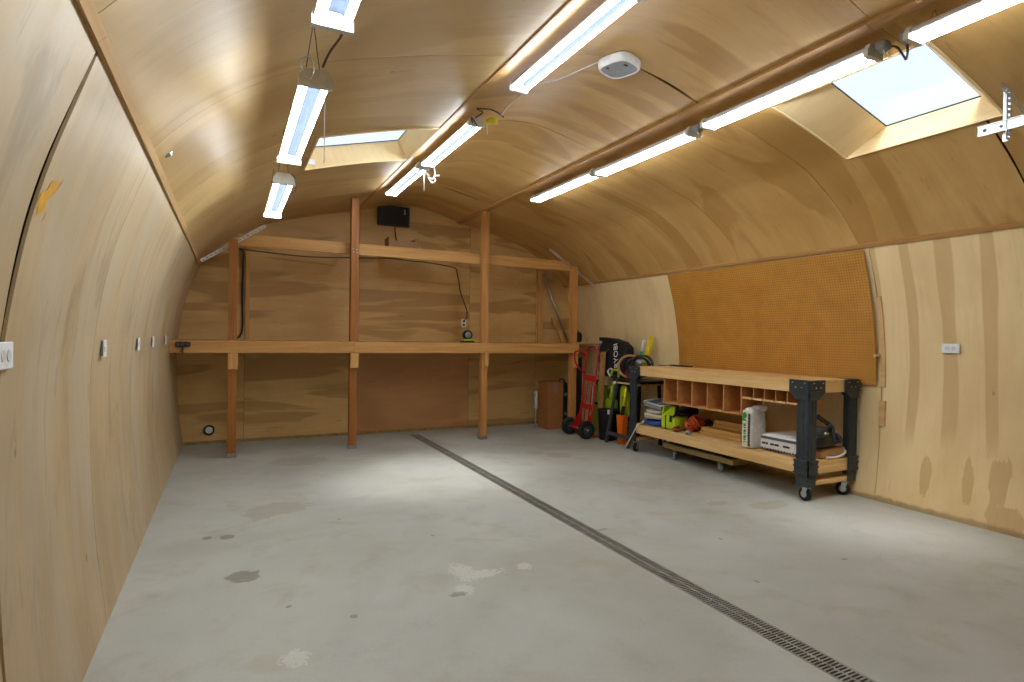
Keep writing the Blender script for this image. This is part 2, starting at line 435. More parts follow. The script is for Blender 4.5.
# ------------------------------------------------------------------ room profile
CX=2.30
YB=8.05; YF=-1.6
WALLP=[(2.815,0),(2.862,0.4),(2.885,0.8),(2.888,1.2),(2.85,1.55),(2.785,1.85),(2.66,2.22)]
CEILP=[(2.66,2.22),(2.49,2.41),(2.30,2.57),(2.07,2.72),(1.85,2.83),(1.45,2.95),(1.10,3.04),(0.77,3.11),(0.40,3.21),(0.0,3.27)]
def cr(P,n):
    out=[]
    Q=[Vector((2*P[0][0]-P[1][0],2*P[0][1]-P[1][1]))]+[Vector(p) for p in P]+[Vector((-P[-2][0] if P[-1][0]==0 else 2*P[-1][0]-P[-2][0], P[-2][1] if P[-1][0]==0 else 2*P[-1][1]-P[-2][1]))]
    for i in range(1,len(Q)-2):
        for k in range(n):
            t=k/n; a,b,c,d=Q[i-1],Q[i],Q[i+1],Q[i+2]
            out.append(0.5*((2*b)+(c-a)*t+(2*a-5*b+4*c-d)*t*t+(3*b-a-3*c+d)*t**3))
    out.append(Q[-2]); return out
wall_h=cr(WALLP,6); ceil_h=cr(CEILP,6)
def side(pts,s): return [(CX+s*p.x,p.y) for p in pts]
def with_normals(poly):
    """(x,z,nx,nz,s): inward normals = towards the room axis (CX,1.2)"""
    out=[];s=0
    for i,(x,z) in enumerate(poly):
        a=poly[max(0,i-1)];b=poly[min(len(poly)-1,i+1)]
        t=Vector((b[0]-a[0],b[1]-a[1])).normalized(); n=Vector((-t.y,t.x))
        if n.dot(Vector((CX-x,1.2-z)))<0: n=-n
        if i: s+=math.hypot(x-poly[i-1][0],z-poly[i-1][1])
        out.append((x,z,n.x,n.y,s))
    return out
def cz(x):
    d=abs(x-CX)
    for a,b in zip(ceil_h,ceil_h[1:]):
        if b.x<=d<=a.x: return a.y+(b.y-a.y)*(a.x-d)/(a.x-b.x+1e-9)
    return ceil_h[-1].y
def wx(z,s):
    for a,b in zip(wall_h,wall_h[1:]):
        if a.y<=z<=b.y: return CX+s*(a.x+(b.x-a.x)*(z-a.y)/(b.y-a.y+1e-9))
    return CX+s*wall_h[-1].x
PURL=0.77
iP=min(range(len(ceil_h)),key=lambda i:abs(ceil_h[i].x-PURL))

def sheet(mb,prof,y0,y1,g0=None,g1=None,l0=0.0,l1=0.0,holes=(),uoff=0.0,mi=0):
    """one bent plywood sheet; g0/g1 give the gap at each end as a function of t; l0/l1 lift the edge into the room"""
    ys=[y0+(y1-y0)*k/8 for k in range(9)]
    for h in holes:
        for yy in (h[2],h[3]):
            if y0<yy<y1: ys.append(yy)
    ys=sorted(set(round(v,4) for v in ys))
    n=len(prof)-1; grid=[]; S=prof[-1][4]
    mb.mi=mi
    for y in ys:
        row=[]
        for (x,z,nx,nz,s) in prof:
            t=s/S; f=(y-y0)/(y1-y0); yy=y
            if y==ys[0] and g0: yy+=g0(t)
            if y==ys[-1] and g1: yy-=g1(t)
            e=l0*math.sin(PI*t)*max(0,1-f*3)**2+l1*math.sin(PI*t)*max(0,1-(1-f)*3)**2
            row.append((mb.bm.verts.new((x+nx*e,yy,z+nz*e)),(yy+uoff,s+uoff*0.37),nx,nz))
        grid.append(row)
    for i in range(len(ys)-1):
        for j in range(n):
            cx=(prof[j][0]+prof[j+1][0])/2; cy=(ys[i]+ys[i+1])/2
            if any(h[0]<cx<h[1] and h[2]<cy<h[3] for h in holes): continue
            q=[grid[i][j],grid[i][j+1],grid[i+1][j+1],grid[i+1][j]]
            mb._face([v[0] for v in q],[v[1] for v in q],smooth=True)
    for row in (grid[0],grid[-1]):     # sheet edges, 12 mm thick
        back=[mb.bm.verts.new((v[0].co.x-v[2]*0.009,v[0].co.y,v[0].co.z-v[3]*0.009)) for v in row]
        frnt=[mb.bm.verts.new(v[0].co) for v in row]
        for j in range(n):
            cxx=(prof[j][0]+prof[j+1][0])/2
            if any(h[0]<cxx<h[1] and h[2]<row[j][0].co.y<h[3] for h in holes): continue
            mb._face([frnt[j],frnt[j+1],back[j+1],back[j]],[row[j][1],row[j+1][1],row[j+1][1],row[j][1]])
def strip(mb,prof,y0,y1,off,mi):
    """dark backing behind a joint"""
    mb.mi=mi; A=[];B=[]
    for (x,z,nx,nz,s) in prof:
        A.append(mb.bm.verts.new((x-nx*off,y0,z-nz*off))); B.append(mb.bm.verts.new((x-nx*off,y1,z-nz*off)))
    for j in range(len(prof)-1): mb._face([A[j],A[j+1],B[j+1],B[j]])
    for y,row in ((y0,A),(y1,B)):
        Cc=[mb.bm.verts.new((x+nx*0.001,y,z+nz*0.001)) if False else mb.bm.verts.new((x-nx*0.001,y,z-nz*0.001)) for (x,z,nx,nz,s) in prof]
        for j in range(len(prof)-1): mb._face([row[j],row[j+1],Cc[j+1],Cc[j]])
def gap(a,p=0.5,w=0.6):
    return lambda t: 0.0015+a*max(0.0,1-((t-p)/w)**2)

# left wall -----------------------------------------------------------------
pl=with_normals(side(wall_h,-1))
def wall(name,prof,joints,gaps,mats):
    mb=MB(); ys=[YF]+joints+[YB]
    for i in range(len(ys)-1):
        g0=gaps.get(i-1,(0.001,0.5,0.6,0.0,0.0)); g1=gaps.get(i,(0.001,0.5,0.6,0.0,0.0))
        sheet(mb,prof,ys[i],ys[i+1],gap(*g0[:3]) if i else None,gap(*g1[:3]) if i<len(ys)-2 else None,g0[4] if i else 0,g1[3] if i<len(ys)-2 else 0,uoff=5.3*i)
    for y in joints: strip(mb,prof,y-0.07,y+0.07,0.05,1)
    return mb
mb=wall('wall_left',pl,[-0.39,0.83,2.05,3.27,4.49,5.71,6.93],{2:(0.014,0.86,0.24,0.0,0.010)},None)
# a torn yellow paint mark on the sheet beyond the open joint
mb.mi=2
ym=[(2.405,1.915),(2.425,1.885),(2.36,1.83),(2.365,1.80),(2.30,1.77),(2.295,1.80),(2.265,1.805),(2.285,1.845),(2.33,1.865),(2.345,1.90)]
def wl(y,z,off=0.0015):
    y*=0.89; z=1.4+(z-1.4)*0.89
    y+=0.045; e=0.0065*max(0,1-3*(y-2.05)/1.22)**2
    return (wx(z,-1)+e+0.0016,y,z)
mb._face([mb.bm.verts.new(wl(y,z,0.006)) for y,z in ym])
mb.mi=2; mb._face([mb.bm.verts.new(wl(y,z,0.006)) for y,z in ((2.45,1.93),(2.46,1.925),(2.425,1.87),(2.42,1.875))])
mb.mi=2; mb._face([mb.bm.verts.new(wl(y,z,0.006)) for y,z in ((2.40,1.80),(2.41,1.80),(2.385,1.765),(2.375,1.765))])
struct(mb.build('wall_left',[M_left,M_dark,M_yel]))
# right wall
prr=with_normals(side(wall_h,1))
mb=wall('wall_right',prr,[-0.61,0.61,1.83,3.05,4.27,5.49,6.71],{3:(0.003,0.5,0.6,0.004,0.0)},None)
struct(mb.build('wall_right',[M_right,M_dark]))
# ceiling in three strips -----------------------------------------------------
SKL=(0.58,1.52,4.48,5.42); SKR=(3.39,4.21,1.79,2.77)
JC=[-0.56,0.66,1.88,3.12,4.40,5.62,6.84]
def snap(pts,xs):
    """insert exact x values into a profile polyline"""
    P=list(pts)
    for x in xs:
        for i in range(len(P)-1):
            a,b=P[i],P[i+1]
            if (a[0]-x)*(b[0]-x)<0:
                t=(x-a[0])/(b[0]-a[0]); P.insert(i+1,(x,a[1]+(b[1]-a[1])*t)); break
    return P
cl=snap(side(ceil_h[:iP+1],-1),SKL[:2]); crr=snap(side(ceil_h[:iP+1],1),SKR[:2])
cm=side(ceil_h[iP:],-1)+side(ceil_h[iP:],1)[::-1][1:]
mb=MB()
for k,(pf,holes) in enumerate(((cl,[SKL]),(cm,[]),(crr,[SKR]))):
    prof=with_normals(pf); ys=[YF]+JC+[YB]
    G={0:{2:(0.003,0.5,0.6,0,0)},
       1:{3:(0.012,0.80,0.20,0,0),4:(0.006,0.35,0.5,0,0),6:(0.022,0.70,0.25,0,0),2:(0.004,.5,.5,0,0)},
       2:{2:(0.006,0.35,0.30,0,0),4:(0.002,0.5,0.5,0,0)}}[k]
    for i in range(len(ys)-1):
        d=(0.001,0.5,0.6,0.0,0.0); g0=G.get(i-1,d); g1=G.get(i,d)
        sheet(mb,prof,ys[i],ys[i+1],gap(*g0[:3]) if i else None,gap(*g1[:3]) if i<len(ys)-2 else None,g0[4] if i else 0,g1[3] if i<len(ys)-2 else 0,holes=holes,uoff=3.7*i+11.3*k,mi=2 if k==0 else 0)
    for y in JC:
        if not any(h[2]-0.07<y<h[3]+0.07 for h in holes): strip(mb,prof,y-0.09,y+0.09,0.05,1)
        else:
            for h in holes:
                lo=[p for p in prof if p[0]<=h[0]+1e-6]; hi=[p for p in prof if p[0]>=h[1]-1e-6]
                for q in (lo,hi):
                    if len(q)>1: strip(mb,q,y-0.09,y+0.09,0.05,1)
mb.mi=1
for sx in (-1,1):      # added dark boards behind the long seams, blocking outside light leaks
    for d,z in ((2.66,2.22),(PURL,3.11)):
        n=Vector((sx*(1.0 if d>1 else 0.25),0,0.6 if d>1 else 1.0)).normalized(); tt=Vector((n.z,0,-n.x))
        mb.obox(Vector((CX+sx*d,(YF+YB)/2,z))+n*0.055,(0.14 if d>1 else 0.04,YB-YF,0.03),Matrix((tt,Vector((0,1,0)),n)).transposed())
struct(mb.build('ceiling',[M_ceil,M_dark,M_ceilL]))

# back wall: columns of horizontal-grain sheets, top follows the arch -----------
def arch_top(x):
    d=abs(x-CX)
    return cz(x) if d<2.66 else None
mb=MB()
def back_sheet(x0,x1,z0,z1,mi,uo,g=0.0015):
    x0+=g;x1-=g;z0+=g
    n=max(2,int((x1-x0)/0.06)); xs=[x0+(x1-x0)*k/n for k in range(n+1)]
    mb.mi=mi
    def top(x):
        d=abs(x-CX)
        if z1 is not None: return z1-g
        if d>=2.9: return 1.25
        if d>=2.66:
            zz=0
            for a,b in zip(wall_h,wall_h[1:]):
                if min(a.x,b.x)<=d<=max(a.x,b.x) and a.y>1.1: zz=b.y
            return (zz or 1.3)+0.04
        return cz(x)+0.04
    for a,b in zip(xs,xs[1:]):
        ta,tb=max(top(a),z0+.01),max(top(b),z0+.01)
        zs=[0,0.25,0.5,0.75,1]
        P=[(a,z0),(b,z0),(b,tb),(a,ta)]
        v=[mb.bm.verts.new((x,YB,z)) for x,z in P]
        mb._face(v,[(z*1.0+uo,x+uo*0.61) for x,z in P])
cols=[-0.70,0.16,1.60,3.26,4.42,5.35]
ids=0
for i in range(5):
    mid=(i==2)
    back_sheet(cols[i],cols[i+1],0.0,1.19,1 if mid else 0,2.3*i+0.4)
    back_sheet(cols[i],cols[i+1],1.19,None,0,1.7*i+9.1)
mb.mi=2; v=[mb.bm.verts.new(p) for p in ((-0.75,YB+0.012,-0.05),(5.4,YB+0.012,-0.05),(5.4,YB+0.012,3.5),(-0.75,YB+0.012,3.5))]; mb._face(v)
struct(mb.build('wall_back',[M_back,M_brown,M_dark]))
# front wall behind the camera
mb=MB(); mb.box((-0.8,YF-0.05,-0.02),(5.45,YF,3.5))
struct(mb.build('wall_front',[M_ceil]))

# floor with the drain trench --------------------------------------------------
DX0,DX1=2.265,2.400; DY1=7.76
mb=MB(); mb.box((-0.9,YF-0.1,-0.12),(DX0,YB+0.1,0)); mb.box((DX1,YF-0.1,-0.12),(5.5,YB+0.1,0)); mb.box((DX0,DY1,-0.12),(DX1,YB+0.1,0))
mb.mi=1; mb.box((DX0-0.03,YF-0.1,-0.2),(DX1+0.03,YB+0.1,-0.121))
struct(mb.build('floor',[M_conc,M_trench]))
# drain grates
gr=MB(); L=0.98
gr.cbox((-0.0665,0,-0.025),(-0.055,L,0.001),0.002); gr.cbox((0.055,0,-0.025),(0.0665,L,0.001),0.002); gr.cbox((-0.006,0,-0.025),(0.006,L,0.001),0.002)
nb=54
for k in range(nb+1):
    y=0.005+(L-0.010)*k/nb
    gr.box((-0.056,y-0.0042,-0.02),(0.056,y+0.0042,-0.0005))
g0=gr.build('drain_grate',M_grate)
plc=['the last one before the back shelving','second one out from the back shelving','third one out from the back shelving','fourth one out from the back shelving','fifth one out, level with the far end of the workbench side cubbies','sixth one out, level with the near end of the workbench','nearest one with slots showing clearly']
yj=[DY1-0.985*(k+1) for k in range(9)]
ords=['first','second','third','fourth','fifth','sixth','seventh','eighth']
for k,y in enumerate(yj[:8]):
    o=g0 if k==0 else g0.copy()
    if k: COL.objects.link(o)
    o.location=((DX0+DX1)/2,y,0.0)
    tag(o,'slotted grey drain grate in the floor channel, '+ords[k]+' length counted from the back shelving','drain grate','grates of the floor drain')

# trims ------------------------------------------------------------------------
def seam_trim(name,x,z,n,w,t,mat,segs=((YF,YB),),shift=0.0):
    n=Vector((n[0],0,n[1])).normalized(); tt=Vector((n.z,0,-n.x))
    mb=MB(); M=Matrix((tt,Vector((0,1,0)),n)).transposed()
    for a,b in segs:
        mb.obox(Vector((x,(a+b)/2,z))+n*(t/2)+tt*shift,(w,b-a-0.003,t),M)
    struct(mb.build(name,mat))
xl,zl=CX-2.66,2.22
def cn(x):   # inward normal of the ceiling at x
    e=0.02; dz=(cz(x+e)-cz(x-e))/(2*e); n=Vector((dz,-1)).normalized(); return (n.x,n.y)
seam_trim('trim_1',xl+0.016,cz(xl+0.016),cn(xl+0.03),0.032,0.012,M_trim,((YF,1.98),(1.98,2.72),(2.72,5.1),(5.1,YB)))
seam_trim('trim_2',2*CX-xl-0.02,cz(xl+0.02),cn(2*CX-xl-0.03),0.036,0.014,M_trimd)
seam_trim('trim_3',CX-PURL,cz(CX-PURL),(0.22,-1),0.020,0.007,M_trimd)
seam_trim('trim_4',CX+PURL,cz(CX+PURL),(-0.22,-1),0.075,0.022,M_trimd,((YF,1.9),(1.9,4.3),(4.3,YB)))
mb=MB(); mb.box((wx(0,-1)+0.01,YB-0.03,0),(wx(0,1)-0.01,YB,0.035)); struct(mb.build('baseboard_back',M_olive))
# battens on the back wall
mb=MB(); mb.box((0.165,YB-0.02,1.32),(0.215,YB-0.001,2.50)); struct(mb.build('trim_5',M_cleat))
mb=MB(); mb.box((4.44,YB-0.045,1.31),(4.53,YB-0.002,2.46)); struct(mb.build('trim_6',M_cleat))
# upright batten on the right wall beside the pegboard
mb=MB()
zz=[0.62,0.8,1.0,1.2,1.4,1.6,1.8]
for a,b in zip(zz,zz[1:]):
    if a>=0.95: mb.bar((wx(a,1)-0.008,3.035,a),(wx(b,1)-0.008,3.035,b),0.04,0.014,(1,0,0))
mb.bar((wx(0.62,1)-0.012,3.03,0.66),(wx(0.8,1)-0.012,3.03,0.88),0.05,0.022,(1,0,0))
struct(mb.build('trim_7',M_trim))

# skylights ----------------------------------------------------------------------
def skylight(name,H,h,top,sticker=False):
    """H: opening (x0,x1,y0,y1); top: pane (x0,x1,y0,y1) at h above the ceiling along its normal"""
    x0,x1,y0,y1=H; a0,a1,b0,b1=top
    zx=lambda x: cz(x)
    n=Vector((zx(x0)-zx(x1),0,x1-x0)).normalized()   # outward, upward
    if n.z<0: n=-n
    xs=[x0+(x1-x0)*k/10 for k in range(11)]
    def low(x,y): return Vector((x,y,zx(x)))
    def chord(x): return zx(x0)+(zx(x1)-zx(x0))*(x-x0)/(x1-x0)
    def up(x,y):
        return Vector((x,y,chord(x)))+n*h
    def tx(x): return a0+(a1-a0)*(x-x0)/(x1-x0)
    mb=MB()
    for ya,yb in ((y0,b0),(y1,b1)):
        lo=[mb.bm.verts.new(low(x,ya)) for x in xs]; hi=[mb.bm.verts.new(up(tx(x),yb)) for x in xs]
        for k in range(10):
            mb._face([lo[k],lo[k+1],hi[k+1],hi[k]],[(xs[k],0),(xs[k+1],0),(xs[k+1],h),(xs[k],h)])
    for xa,xb in ((x0,a0),(x1,a1)):
        q=[low(xa,y0),low(xa,y1),up(xb,b1),up(xb,b0)]
        mb._face([mb.bm.verts.new(p) for p in q],[(0,y0),(0,y1),(h,y1),(h,y0)])
    w=struct(mb.build(name,M_lining))
    # thin edge strips of the cut sheet
    mb=MB()
    for ya in (y0,y1):
        s=1 if ya==y1 else -1
        for xa,xb in zip(xs,xs[1:]): mb.bar(low(xa,ya+s*0.006)+Vector((0,0,-0.003)),low(xb,ya+s*0.006)+Vector((0,0,-0.003)),0.014,0.008)
    for xa in (x0,x1):
        s=1 if xa==x1 else -1
        mb.bar(low(xa+s*0.006,y0)+Vector((0,0,-0.003)),low(xa+s*0.006,y1)+Vector((0,0,-0.003)),0.014,0.008)
    mb.build('edge_strip',M_lining,w)
    mb=MB(); c=[up(a0,b0),up(a1,b0),up(a1,b1),up(a0,b1)]
    for p,q in zip(c,c[1:]+c[:1]): mb.bar(p+n*0.006,q+n*0.006,0.006,0.008)
    mb.build('pane_seal',M_black,w)
    mb=MB(); A=[p+n*0.010 for p in c]; B=[p+n*0.014 for p in c]; mb.hexa(A+B)
    mb.build('pane',M_glass,w)
    if sticker:
        mb=MB(); s=Vector((x0+0.02,y1-0.004,zx(x0+0.02)+0.05))
        mb.obox(Vector((x0+0.06,y1-0.004,zx(x0+0.06)+0.06)),(0.06,0.002,0.05)); mb.build('paper_sticker',M_white,w,'small white paper sticker')
skylight('window_1',SKL,0.18,(SKL[0]-0.03,SKL[1]-0.05,4.50,5.41),True)
skylight('window_2',SKR,0.18,(3.42,4.225,1.93,2.52))

# ------------------------------------------------------------------ shelving frame
PX=[0.02,1.345,3.085,4.515]; PY0,PY1=7.04,7.13
sh=thing('shelving_frame',(2.27,7.1,0),'wooden post and beam shelving frame standing along the back wall','shelving')
for i,px in enumerate(PX):
    mat=M_postR if i<2 else M_postY
    top=min(cz(px-0.045),cz(px+0.045))-0.012 if i in(1,2) else (2.44 if i==0 else 2.44)
    mb=MB(); mb.cbox((px-0.045,PY0,0.045),(px+0.045,PY1,top),0.003)
    if i in (1,2):
        mb.mi=1
        for dx,dz in ((-0.02,2.44),(0.02,2.43),(-0.015,2.40),(0.022,2.395)): mb.cyl((px+dx,PY0-0.003,dz),(px+dx,PY0+0.001,dz),0.006,n=8)
    p=mb.build('post',[mat,M_steel],sh)
    mb=MB(); mb.box((px-0.05,PY0-0.008,0.0),(px+0.05,PY1+0.008,0.044)); mb.build('post_base',M_foot,p,'grey metal post base')
# lower beam in two boards on the front of the posts, cleats under it
for a,b in ((wx(1.24,-1)+0.004,1.345),(1.349,4.57)):
    mb=MB(); mb.cbox((a,7.0,1.170),(b,7.038,1.308),0.003); mb.build('shelf_beam',M_beam,sh)
for px in PX:
    mb=MB(); mb.cbox((px-0.045+(0.03 if px>3 else 0),7.0,0.99 if px<4 else 0.96),(px+0.055-0.01*(px>3),7.038,1.168),0.003); mb.build('cleat',M_cleat,sh)
mb=MB(); mb.prism([(wx(1.3,-1)+0.02,7.04),(4.56,7.04),(4.56,7.20),(5.14,7.30),(5.14,YB-0.05),(wx(1.3,-1)+0.02,YB-0.05)],lambda u,v,d:Vector((u,v,d)),1.292,1.307)
mb.build('lower_deck',M_deck,sh)
for a,b in ((0.07,1.36),(1.363,4.50)):
    mb=MB(); mb.cbox((a,7.165,2.385),(b,7.203,2.525),0.003); mb.build('upper_beam',M_beam,sh)
for x in (0.30,1.345,1.87,2.16,3.085,4.30):
    mb=MB(); mb.cbox((x-0.03,7.204,2.498),(x+0.03,YB-0.002,2.515),0.003); mb.build('joist',M_beam,sh)
# perforated steel angle bars under the roof at both ends of the frame
def perf_bar(name,p0,p1,label,w=0.035,nh=16):
    p0=Vector(p0);p1=Vector(p1);d=(p1-p0);L=d.length;d.normalize();u=Vector((d.z,0,-d.x)) 
    if u.z<0:u=-u
    t=thing(name,p0,label,'metal bar','perforated bars under the roof')
    mb=MB(); f=Vector((0,-1,0))
    # front flange as a ladder: two rails and webs between the holes
    for s in (-1,1): mb.bar(p0+u*s*w*0.36,p1+u*s*w*0.36,0.003,w*0.28,u)
    pitch=L/nh
    for k in range(nh+1):
        q=p0+d*min(max(pitch*k,0.006),L-0.006); mb.obox(q,(0.003,pitch*0.5,w*0.45),Matrix((f,d,u)).transposed())
    mb.build('slotted_flange',M_galv,t)
    mb=MB(); mb.bar(p0+u*w/2+Vector((0,0.0085,0)),p1+u*w/2+Vector((0,0.0085,0)),0.015,0.003,u); mb.build('back_flange',M_galv,t)
perf_bar('perforated_bar',(-0.30,7.145,2.185),(0.345,7.145,2.63),'silver perforated steel bar slanting under the roof behind the leftmost post')
perf_bar('perforated_bar',(4.90,7.145,2.20),(4.14,7.145,2.67),'silver perforated steel bar slanting under the roof behind the post by the red hand truck')

# things on and around the shelving ------------------------------------------------
t=thing('wall_monitor',(2.06,YB-0.02,2.96),'small black square screen mounted high on the back wall above the upper shelf','monitor')
mb=MB(); mb.cbox((1.835,7.97,2.945),(2.285,8.03,3.225),0.006); mb.build('casing',M_bezel,t)
mb=MB(); mb.box((1.85,7.966,2.96),(2.255,7.972,3.215)); mb.mi=1
for k in range(5): mb.box((2.205,7.964,3.12+k*0.014),(2.222,7.967,3.128+k*0.014))
mb.build('screen',[M_screen,M_white],t)
mb=MB(); mb.tube([(2.08,8.0,2.95),(2.085,8.0,2.87),(2.09,7.98,2.80),(2.09,7.9,2.70),(2.10,7.8,2.60)],0.009,8); mb.build('cable',M_cable,t)
mb=MB(); mb.obox((2.06,8.03,3.085),(0.3,0.03,0.2)); mb.build('wall_bracket',M_blackm,t)
t=thing('open_wooden_tray',(2.03,7.4,2.515),'low pale box with raised ends on the upper shelf below the screen','box')
mb=MB(); mb.box((1.83,7.33,2.516),(2.22,7.55,2.535)); mb.box((1.83,7.33,2.516),(2.22,7.345,2.63)); mb.box((1.83,7.535,2.516),(2.22,7.55,2.63)); mb.build('tray',M_cardt,t)
for x in (1.83,2.185):
    mb=MB(); mb.box((x,7.328,2.516),(x+0.035,7.552,2.675)); mb.build('end_board',M_cardt,t)
# outlet on the back wall
def plate(mb,c,w,h,d,axis_n):
    mb.obox(c,(w,d,h))
t=thing('wall_outlet',(3.165,YB,1.60),'white electrical outlet on the back wall above the wooden shelf','outlet')
mb=MB(); mb.cbox((3.13,8.036,1.53),(3.205,8.049,1.655),0.004); mb.build('cover_plate',M_white,t)
for z in (1.565,1.62):
    mb=MB(); mb.cyl((3.168,8.032,z),(3.168,8.038,z),0.017,n=14); mb.build('socket',M_black,t)
# cable under the upper beam and down to the outlet
P=[(0.10,7.24,2.36),(0.3,7.24,2.345),(0.75,7.23,2.325),(1.1,7.23,2.335),(1.30,7.23,2.35),(1.6,7.23,2.365),(1.85,7.23,2.38),(2.1,7.24,2.365),(2.35,7.3,2.37),(2.7,7.5,2.37),(2.92,7.8,2.39),(3.02,8.01,2.40),(3.04,8.03,2.36),(3.08,8.035,2.2),(3.10,8.035,2.08),(3.16,8.035,1.92),(3.215,8.035,1.78),(3.21,8.03,1.68),(3.17,8.02,1.63)]
def smooth_path(P,n=5):
    P=[Vector(p) for p in P]; Q=[2*P[0]-P[1]]+P+[2*P[-1]-P[-2]]; out=[]
    for i in range(1,len(Q)-2):
        for k in range(n):
            t_=k/n;a,b,c,d=Q[i-1],Q[i],Q[i+1],Q[i+2]
            out.append(0.5*((2*b)+(c-a)*t_+(2*a-5*b+4*c-d)*t_*t_+(3*b-a-3*c+d)*t_**3))
    out.append(P[-1]); return out
mb=MB(); mb.tube(smooth_path(P),0.008,8); single('power_cable',mb,M_cable,'dark cable running under the upper shelf beam and down to the wall outlet','cable')
mb=MB(); mb.tube(smooth_path([(0.09,8.0,2.47),(0.13,8.01,2.43),(0.135,8.02,2.3),(0.13,8.03,1.9),(0.135,8.03,1.5),(0.115,8.02,1.37),(0.06,8.0,1.32)]),0.012,8)
single('wall_cable',mb,M_black,'black cord hanging down the back wall beside the leftmost post','cord')
# round work light on the shelf
t=thing('work_light',(2.90,7.22,1.308),'small black round shop light with lime base on the wooden shelf below the outlet','lamp')
mb=MB(); mb.soft((2.90,7.22,1.318),(0.19,0.12,0.022),6,n=6).seat(1.3085); mb.build('foot',M_black,t)
mb=MB(); mb.soft((2.90,7.21,1.343),(0.16,0.10,0.03),4,n=6); mb.build('base',M_lime,t,'lime green base')
Mx=Matrix.Rotation(R(90),3,'X')
mb=MB(); mb.lathe([(0,-0.05),(0.05,-0.05),(0.066,-0.03),(0.066,0.03),(0.055,0.045),(0.05,0.03),(0,0.03)],Mx,20,(2.90,7.22,1.412)); mb.build('head',M_black,t)
mb=MB(); mb.lathe([(0,0.031),(0.045,0.031),(0.045,0.036),(0,0.036)],Mx,18,(2.90,7.22,1.412)); mb.build('lens',M_grey,t)
# black adapter at the left end of the shelf beam
t=thing('power_adapter',(-0.46,6.97,1.2),'black power adapter box with dangling lead on the left end of the wooden shelf beam','adapter')
mb=MB(); mb.soft((-0.455,6.975,1.265),(0.14,0.05,0.055),8,n=6); mb.build('housing',M_black,t)
for x in (-0.50,-0.455,-0.41):
    mb=MB(); mb.box((x-0.014,6.945,1.25),(x+0.014,6.952,1.28)); mb.build('socket',M_greyd,t)
mb=MB(); mb.tube(smooth_path([(-0.46,6.96,1.24),(-0.455,6.95,1.21),(-0.475,6.95,1.19),(-0.45,6.955,1.185),(-0.46,6.955,1.16)]),0.007,7); mb.build('lead',M_black,t)
# pouch at the right end of the shelf
t=thing('tool_pouch',(4.64,7.1,1.31),'small black pouch hanging on the right side of the post by the red hand truck','pouch')
mb=MB(); mb.soft((4.615,7.085,1.405),(0.10,0.08,0.145),3.2,0.008,9,3,8); mb.build('pouch_body',M_blackm,t)
mb=MB(); mb.tube(smooth_path([(4.565,7.085,1.50),(4.60,7.085,1.50),(4.625,7.085,1.47)]),0.008,8); mb.build('strap',M_blackm,t)
# conduit and offcut leaning on the back wall
mb=MB(); mb.cyl((4.965,7.93,1.318),(4.50,7.985,2.41),0.017,n=14); single('metal_pipe',mb,M_steel,'silver metal pipe leaning on the back wall above the wooden shelf','pipe')
mb=MB(); mb.bar((4.86,7.93,1.330),(4.70,7.99,1.72),0.055,0.03,(0,1,0)); single('wood_offcut',mb,M_cleat,'short wooden board leaning beside the silver pipe on the wooden shelf','wood')
# vent cap low on the back wall
t=thing('vent_cap',(-0.231,YB,0.11),'round white pipe cap with dark ring low on the back wall','pipe cap')
mb=MB(); mb.lathe([(0,0),(0.062,0),(0.062,0.03),(0.046,0.03),(0.046,0.012),(0,0.012)],Mx,24,(-0.231,YB,0.17)); mb.build('ring',M_blackm,t)
mb=MB(); mb.lathe([(0,0.013),(0.045,0.013),(0.045,0.02),(0.03,0.024),(0,0.025)],Mx,24,(-0.231,YB,0.17)); mb.build('cap',M_white,t)
# cardboard box, black case, pale tube
t=thing('cardboard_box',(4.43,7.55,0),'tall brown cardboard box standing on the floor by the back wall','box')
mb=MB(); mb.cbox((4.30,7.42,0.002),(4.575,7.72,0.715),0.004); mb.build('carton',M_card,t)
for s in (0,1):
    mb=MB(); mb.box((4.30+0.138*s,7.42,0.716),(4.437+0.138*s,7.72,0.72)); mb.build('flap',M_card,t)
mb=MB(); mb.box((4.40,7.418,0.56),(4.475,7.4195,0.715)); mb.box((4.40,7.418,0.7205),(4.475,7.722,0.7215)); mb.build('tape',M_cardt,t)
t=thing('black_case',(4.63,7.6,0),'thin black case standing upright right of the tall cardboard box','case')
mb=MB(); mb.soft((4.625,7.55,0.36),(0.075,0.24,0.71),9,n=8); mb.build('shell',M_blackm,t)
mb=MB(); mb.tube(smooth_path([(4.625,7.48,0.70),(4.625,7.49,0.74),(4.625,7.55,0.75),(4.625,7.61,0.74),(4.625,7.62,0.70)]),0.01,8); mb.build('handle',M_blackm,t)
for z in (0.2,0.5):
    mb=MB(); mb.box((4.60,7.425,z),(4.65,7.435,z+0.05)); mb.build('latch',M_steel,t)
t=thing('caulking_gun',(4.22,7.62,0),'thin pale grey applicator tool standing left of the tall cardboard box','tool')
mb=MB(); mb.cyl((4.23,7.66,0.30),(4.24,7.68,0.56),0.026,n=14); mb.build('barrel',M_offw,t)
mb=MB(); mb.tube(smooth_path([(4.225,7.655,0.30),(4.22,7.65,0.15),(4.22,7.65,0.0)]),0.012,8); mb.build('rod',M_steel,t)
mb=MB(); mb.tube(smooth_path([(4.235,7.665,0.35),(4.19,7.66,0.40),(4.185,7.66,0.48),(4.235,7.675,0.52)]),0.010,8); mb.build('grip',M_grey,t)

